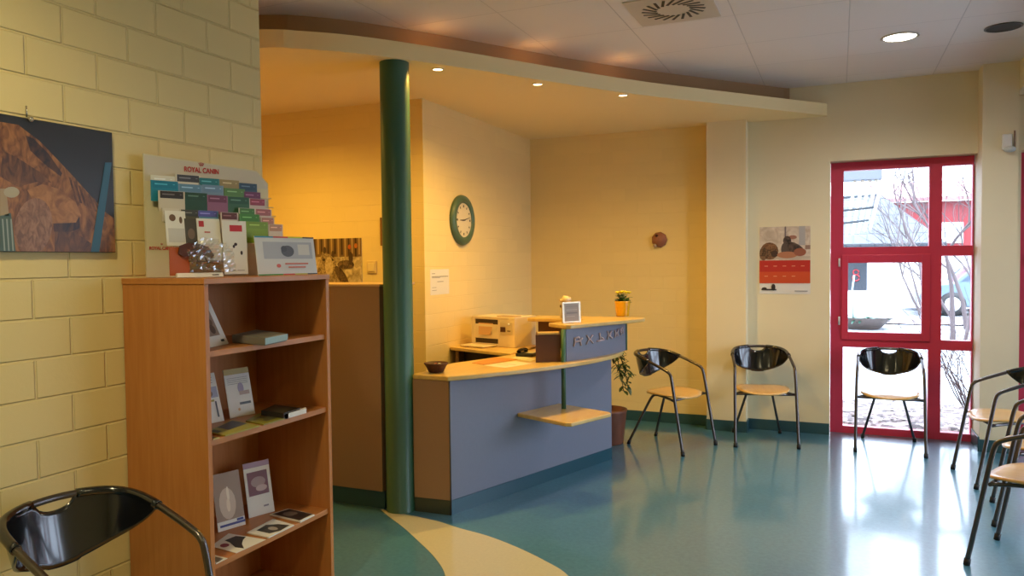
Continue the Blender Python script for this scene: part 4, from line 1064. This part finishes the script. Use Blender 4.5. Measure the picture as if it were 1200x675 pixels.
# swirl vent
p = onz(789, 10.5, Z_C); t = thing('ceiling_vent', (p.x, p.y, Z_C), 'square ceiling air vent with radial slots', 'vent')
mb = MB(); mb.box((p.x-.255, p.y-.255, Z_C-.007), (p.x+.255, p.y+.255, Z_C-.001)); mb.build('plate', mat((206, 194, 176), .5), t, bevel=.002)
for k in range(20):
    a = 2*PI*k/20+.08; tw = a+.5; mb = MB()
    c = V((p.x+.145*math.cos(a), p.y+.145*math.sin(a), Z_C-.0075)); d_ = V((math.cos(tw), math.sin(tw), 0)); q = V((-d_.y, d_.x, 0))
    mb.slab([c-d_*.052-q*.0085, c+d_*.052-q*.0085, c+d_*.052+q*.0085, c-d_*.052+q*.0085], (0, 0, -.0015)); mb.build('slot', c_(34, 26, 22), t)

# ================================================================= OUTSIDE
m_pave = brick_mat('paving', (132, 134, 138), 'f', .30, .30, 0, 0, dist=.004, mort=.012, mix=.35, offset=0, rough=.8)
struct(MB().box((-30, 7.7, -.10), (60, 70, -.02)).build('ground', m_pave))
struct(MB().box((2.8, -20, -.10), (60, 7.69, -.03)).build('ground', m_pave))
mul = bpy.data.materials.new('mulch'); mul.use_nodes = True; nt = mul.node_tree; b_ = nt.nodes['Principled BSDF']
v_ = nt.nodes.new('ShaderNodeTexVoronoi'); v_.inputs['Scale'].default_value = 22; g_ = nt.nodes.new('ShaderNodeNewGeometry'); nt.links.new(g_.outputs['Position'], v_.inputs['Vector'])
cr = nt.nodes.new('ShaderNodeValToRGB'); cr.color_ramp.elements[0].color = (*lin((44, 34, 34)), 1); cr.color_ramp.elements[1].color = (*lin((140, 124, 120)), 1)
sp_ = nt.nodes.new('ShaderNodeSeparateColor'); nt.links.new(v_.outputs['Color'], sp_.inputs[0]); nt.links.new(sp_.outputs[0], cr.inputs[0]); nt.links.new(cr.outputs[0], b_.inputs['Base Color']); b_.inputs['Roughness'].default_value = .9
def leafbed(name, x0, x1, y0, y1, label):
    mb = MB(); nx, ny = 30, 24; h = [[0]*(ny+1) for _ in range(nx+1)]
    vs = [[mb.bm.verts.new((x0+(x1-x0)*i/nx, y0+(y1-y0)*j/ny, -.005+.06*math.sin(PI*i/nx)**.4*math.sin(PI*j/ny)**.4+random.uniform(0, .02))) for j in range(ny+1)] for i in range(nx+1)]
    for i in range(nx):
        for j in range(ny): mb.bm.faces.new((vs[i][j], vs[i+1][j], vs[i+1][j+1], vs[i][j+1]))
    for _ in range(500):
        x, y = random.uniform(x0, x1), random.uniform(y0, y1); a = random.uniform(0, 6.3)
        leaf(mb, V((x, y, .06)), V((math.cos(a), math.sin(a), random.uniform(-.1, .5))), .06, .02, None, .2, 2)
    o = mb.build(name, mul); tag(o, label, 'leaf litter', kind='stuff')
leafbed('fallen_leaves', -1.5, 4.5, 7.85, 9.2, 'bed of brown fallen leaves just outside the red window')
leafbed('fallen_leaves', -1.0, 8.0, 20.4, 22.0, 'strip of reddish leaves before the white building outside')
# white house with dark roof
D = 23.0
hs = thing('white_house', (-2, D, 0), 'white rendered house with dark tiled roof seen through the window', 'house')
xr = ony(1057, 340, D).x
MB().box((-8, D, -.05), (xr, D+6, 2.1)).build('wall', mat((236, 238, 240), .7), hs)
mb = MB(); rt_ = brick_mat('roof_tiles', (36, 40, 48), 'x', .35, .28, 0, 0, dist=.03, mort=.02, mix=.3)
zr0 = ony(1035, 291, D-.4).z; zr1 = ony(1035, 232, D+3).z
mb.slab([V((-8.3, D-.5, zr0)), V((xr+1.0, D-.5, zr0)), V((xr-.4, D+3, zr1)), V((-8.3, D+3, zr1))], (0, 0, .12)); mb.build('roof', rt_, hs)
MB().box((-8.3, D-.5, zr0-.12), (xr+.3, D-.2, zr0)).build('gutter', c_(200, 204, 210), hs)
a = ony(996, 340, D); b = ony(1016, 306, D)
MB().box((a.x-1.2, D-.04, a.z), (b.x, D+.02, b.z+.25)).build('window', c_(34, 42, 52), hs, label='dark house window')
mb = MB(); rr = ony(1003, 323, D-.06)
mb.tube([rr+V((.07*math.cos(t_*.5), 0, .09+.07*math.sin(t_*.5))) for t_ in range(13)], .02, 6); mb.tube([rr+V((.085*math.cos(t_*.5), 0, -.06+.085*math.sin(t_*.5))) for t_ in range(13)], .02, 6)
mb.build('window_sticker', c_(150, 30, 40), hs)
# red building
D2 = 34.0
rb = thing('red_building', (8, D2, 0), 'red barn like building behind the white house', 'building')
z1 = ony(1100, 236, D2).z; z0 = ony(1100, 300, D2).z
MB().box((1.5, D2, -.05), (16, D2+6, z0)).build('base_wall', mat((226, 226, 228), .7), rb)
MB().box((1.5, D2-.05, z0), (16, D2+6, z1)).build('upper_wall', c_(120, 14, 20), rb, label='red upper wall')
for k in range(5):
    x = 3.4+k*1.5; MB().box((x, D2-.12, z0+.5), (x+1.0, D2-.05, z0+1.3)).build('window', c_(196, 206, 216), rb)
mb = MB(); mb.slab([V((1.2, D2-.5, z1)), V((16, D2-.5, z1)), V((16, D2+3, z1+.9)), V((1.2, D2+3, z1+.9))], (0, 0, .15)); mb.build('roof', c_(160, 100, 100), rb)
# pergola of the building itself, upper left
pg = thing('canopy_frame', (.2, 10.2, 0), 'grey canopy beam with slanted white slats outside the window', 'canopy')
pa = ony(985, 213, 10.4); pb_ = ony(1033, 199, 10.4)
MB().box((pa.x-1.5, 10.2, pa.z), (pb_.x, 10.5, pb_.z+.12)).build('beam', c_(86, 92, 102), pg)
for k, (xt, xb) in enumerate(((1002, 992), (1011, 999), (1019, 1006), (1027, 1013), (1034, 1020))):
    P1 = ony(xt, 212, 10.35); P2 = ony(xb, 276-k*2, 11.5)
    mb = MB(); mb.tube([P1, P2], .022, 4); mb.build('slat', m_white, pg)
for k, y in enumerate((228, 243, 258)):
    P1 = ony(985, y+4, 10.9); P2 = ony(1030-k*6, y, 10.9); mb = MB(); mb.tube([P1, P2], .02, 4); mb.build('crossbar', c_(50, 58, 66), pg)
MB().tube([V((pa.x-1.2, 10.35, -.02)), V((pa.x-1.2, 10.35, pa.z))], .05, 10).build('post', c_(86, 92, 102), pg)
# cars
def car(x, y, rz, rgb, label):
    c = thing('parked_car', (x, y, -.02), label, 'car', None, rz)
    prof = [(-2.0, .25), (-2.05, .6), (-1.85, .85), (-1.2, .92), (-.75, 1.38), (.6, 1.42), (1.35, .95), (1.95, .85), (2.05, .55), (2.0, .25)]
    mb = MB(); mb.slab([V((a, -.8, b)) for a, b in prof], (0, 1.6, 0)); mb.build('body', mat(rgb, .2, coat=.6), c, world=False, bevel=.05, seg=3)
    mb = MB(); mb.slab([V((a, -.812, b)) for a, b in ((-1.05, .95), (-.68, 1.3), (.5, 1.33), (1.15, .95))], (0, 1.624, 0)); mb.build('side_window', c_(60, 74, 90), c, world=False)
    for sx in (-1.25, 1.3):
        for sy in (-.83, .63):
            mb = MB(); mb.lathe([(0, 0), (.20, 0), (.31, 0), (.33, .03), (.33, .17), (.31, .20), (0, .20)], V((sx, sy, .33)), 20, M=Matrix.Rotation(-PI/2, 3, 'X')); w_ = mb.build('wheel', m_dark, c, world=False)
            mb = MB(); mb.lathe([(0, -.01), (.19, -.005), (.2, .01)], V((sx, sy, .33)), 16, M=Matrix.Rotation(-PI/2, 3, 'X')); mb.build('hubcap', c_(190, 195, 200), w_, world=False)
    return c
pcw = ony(1066, 345, 26.0); car(pcw.x+2.0, 26.6, .0, (224, 228, 234), 'white car parked behind the end of the white house')
pcw = ony(1122, 335, 24.0); car(pcw.x+1.1, 24.5, .0, (88, 108, 118), 'light blue car seen through the narrow right window pane')
# shallow planter
pt = onz(1011, 384, 0); t = thing('planter_bowl', (pt.x, pt.y, 0), 'wide shallow planter bowl with low plants on the terrace outside', 'planter')
MB().lathe([(0, 0), (.35, 0), (.62, .26), (.68, .28), (.60, .26), (0, .2)], (pt.x, pt.y, -.02), 28).build('bowl', c_(110, 96, 90), t)
mb = MB()
for k in range(90):
    a = random.uniform(0, 6.3); r = random.uniform(0, .5); leaf(mb, V((pt.x+r*math.cos(a), pt.y+r*math.sin(a), .2)), V((math.cos(a), math.sin(a), random.uniform(.2, 1))), .25, .035, None, .5, 3)
mb.build('plants', c_(50, 84, 70), t)
MB().tube([(pt.x-.2, pt.y, .2), (pt.x-.22, pt.y, .9), (pt.x-.18, pt.y, 1.2)], .02, 6).build('stem', c_(150, 170, 170), t)
# bare trees and bushes
bark = mat((74, 62, 62), .8)
def branch(mb, P, D, L_, r, depth, droop=0.):
    n = 3; pts = [P]; q = P.copy(); d = D.normalized()
    for k in range(n):
        d = (d+V((random.uniform(-.22, .22), random.uniform(-.22, .22), random.uniform(-.1, .16)-droop))).normalized(); q = q+d*(L_/n); pts.append(q.copy())
    mb.tube(pts, [r, r*.85, r*.7, r*.55], 5 if depth > 1 else 3, cap=False)
    if depth <= 0: return
    for k in range(3 if depth > 1 else 4):
        base = pts[random.choice((1, 2, 3))] if k else pts[3]
        nd = (d+V((random.uniform(-1, 1), random.uniform(-1, 1), random.uniform(-.3, .7)))*.75).normalized()
        branch(mb, base, nd, L_*random.uniform(.55, .8), r*.55, depth-1, droop)
def tree(x, y, h, label, depth=4, r=.1, name='bare_tree'):
    mb = MB(); branch(mb, V((x, y, -.05)), V((0, 0, 1)), h, r, depth); o = mb.build(name, bark); tag(o, label, 'tree', 'bare winter trees outside'); return o
random.seed(11)
q = ony(1118, 300, 15.0); tree(q.x, 15.0, 1.7, 'bare tree with thin trunk outside, seen through the narrow right pane', 5, .05)
q = ony(1080, 300, 19.5); tree(q.x+.9, 19.5, 2.0, 'bare tree in front of the red building outside', 5, .055)
for xq, yq, lb in ((1096, 13.5, 'thin branching bare tree seen through the wide window panes'), (1132, 17.0, 'thin bare tree at the right edge of the narrow right pane')):
    q = ony(xq, 300, yq); tree(q.x, yq, 1.8, lb, 5, .04)
q = ony(1190, 300, 13.0); tree(q.x+1.2, 12.4, 1.7, 'bare tree outside beyond the pillar on the right', 5, .04)
def bush(x, y, label, n=26, h=1.1):
    mb = MB()
    for k in range(n):
        a = random.uniform(0, 6.3); branch(mb, V((x+.15*math.cos(a), y+.12*math.sin(a), 0)), V((math.cos(a)*.6, math.sin(a)*.6, 1)), h*random.uniform(.4, .7), .008, 2, .05)
    o = mb.build('bare_bush', bark); tag(o, label, 'bush', 'leafless bushes right outside the windows')
bush(1.35, 9.0, 'leafless bush outside the narrow right pane of the window')
bush(3.8, 8.7, 'leafless bush outside beyond the pillar', 26, 1.3)

# ============================================================ LIGHT / WORLD
wd = bpy.data.worlds.new('overcast'); S.world = wd; wd.use_nodes = True
nt = wd.node_tree; bg = nt.nodes['Background']; bg.inputs[0].default_value = (.72, .87, 1.08, 1); bg.inputs[1].default_value = 3.2
# overcast sky: brighter towards the zenith
tc_ = nt.nodes.new('ShaderNodeTexCoord'); sx_ = nt.nodes.new('ShaderNodeSeparateXYZ'); mr_ = nt.nodes.new('ShaderNodeMapRange')
nt.links.new(tc_.outputs['Generated'], sx_.inputs[0]); nt.links.new(sx_.outputs[2], mr_.inputs['Value'])
mr_.inputs['From Min'].default_value = 0; mr_.inputs['From Max'].default_value = 1
SKY = 15; mr_.inputs['To Min'].default_value = SKY*.45; mr_.inputs['To Max'].default_value = SKY*1.35
nt.links.new(mr_.outputs['Result'], bg.inputs[1])
for (loc, rot) in [((.49, 7.63, 1.23), (-PI/2, 0, 0)), ((1.96, 7.63, 1.23), (-PI/2, 0, 0))]+[((X_R+.14, a+.565, 1.23), (0, PI/2, 0)) for a in WR]:
    l = bpy.data.lights.new('daylight_portal', 'AREA'); l.shape = 'RECTANGLE'
    l.size, l.size_y = (1.13, 2.46) if rot[0] else (2.46, 1.13)
    l.cycles.is_portal = True
    o = bpy.data.objects.new('daylight_portal', l); COL.objects.link(o); o.location = loc; o.rotation_euler = rot

S.view_settings.view_transform = 'Standard'; S.view_settings.look = 'None'; S.view_settings.gamma = 1
S.view_settings.exposure = 0.0; S.view_settings.use_curve_mapping = False
S.cycles.use_denoising = True
S.cycles.max_bounces = 8; S.cycles.diffuse_bounces = 5; S.cycles.glossy_bounces = 4; S.cycles.transparent_max_bounces = 12
S.cycles.caustics_reflective = False; S.cycles.caustics_refractive = False
S.cycles.sample_clamp_indirect = 6
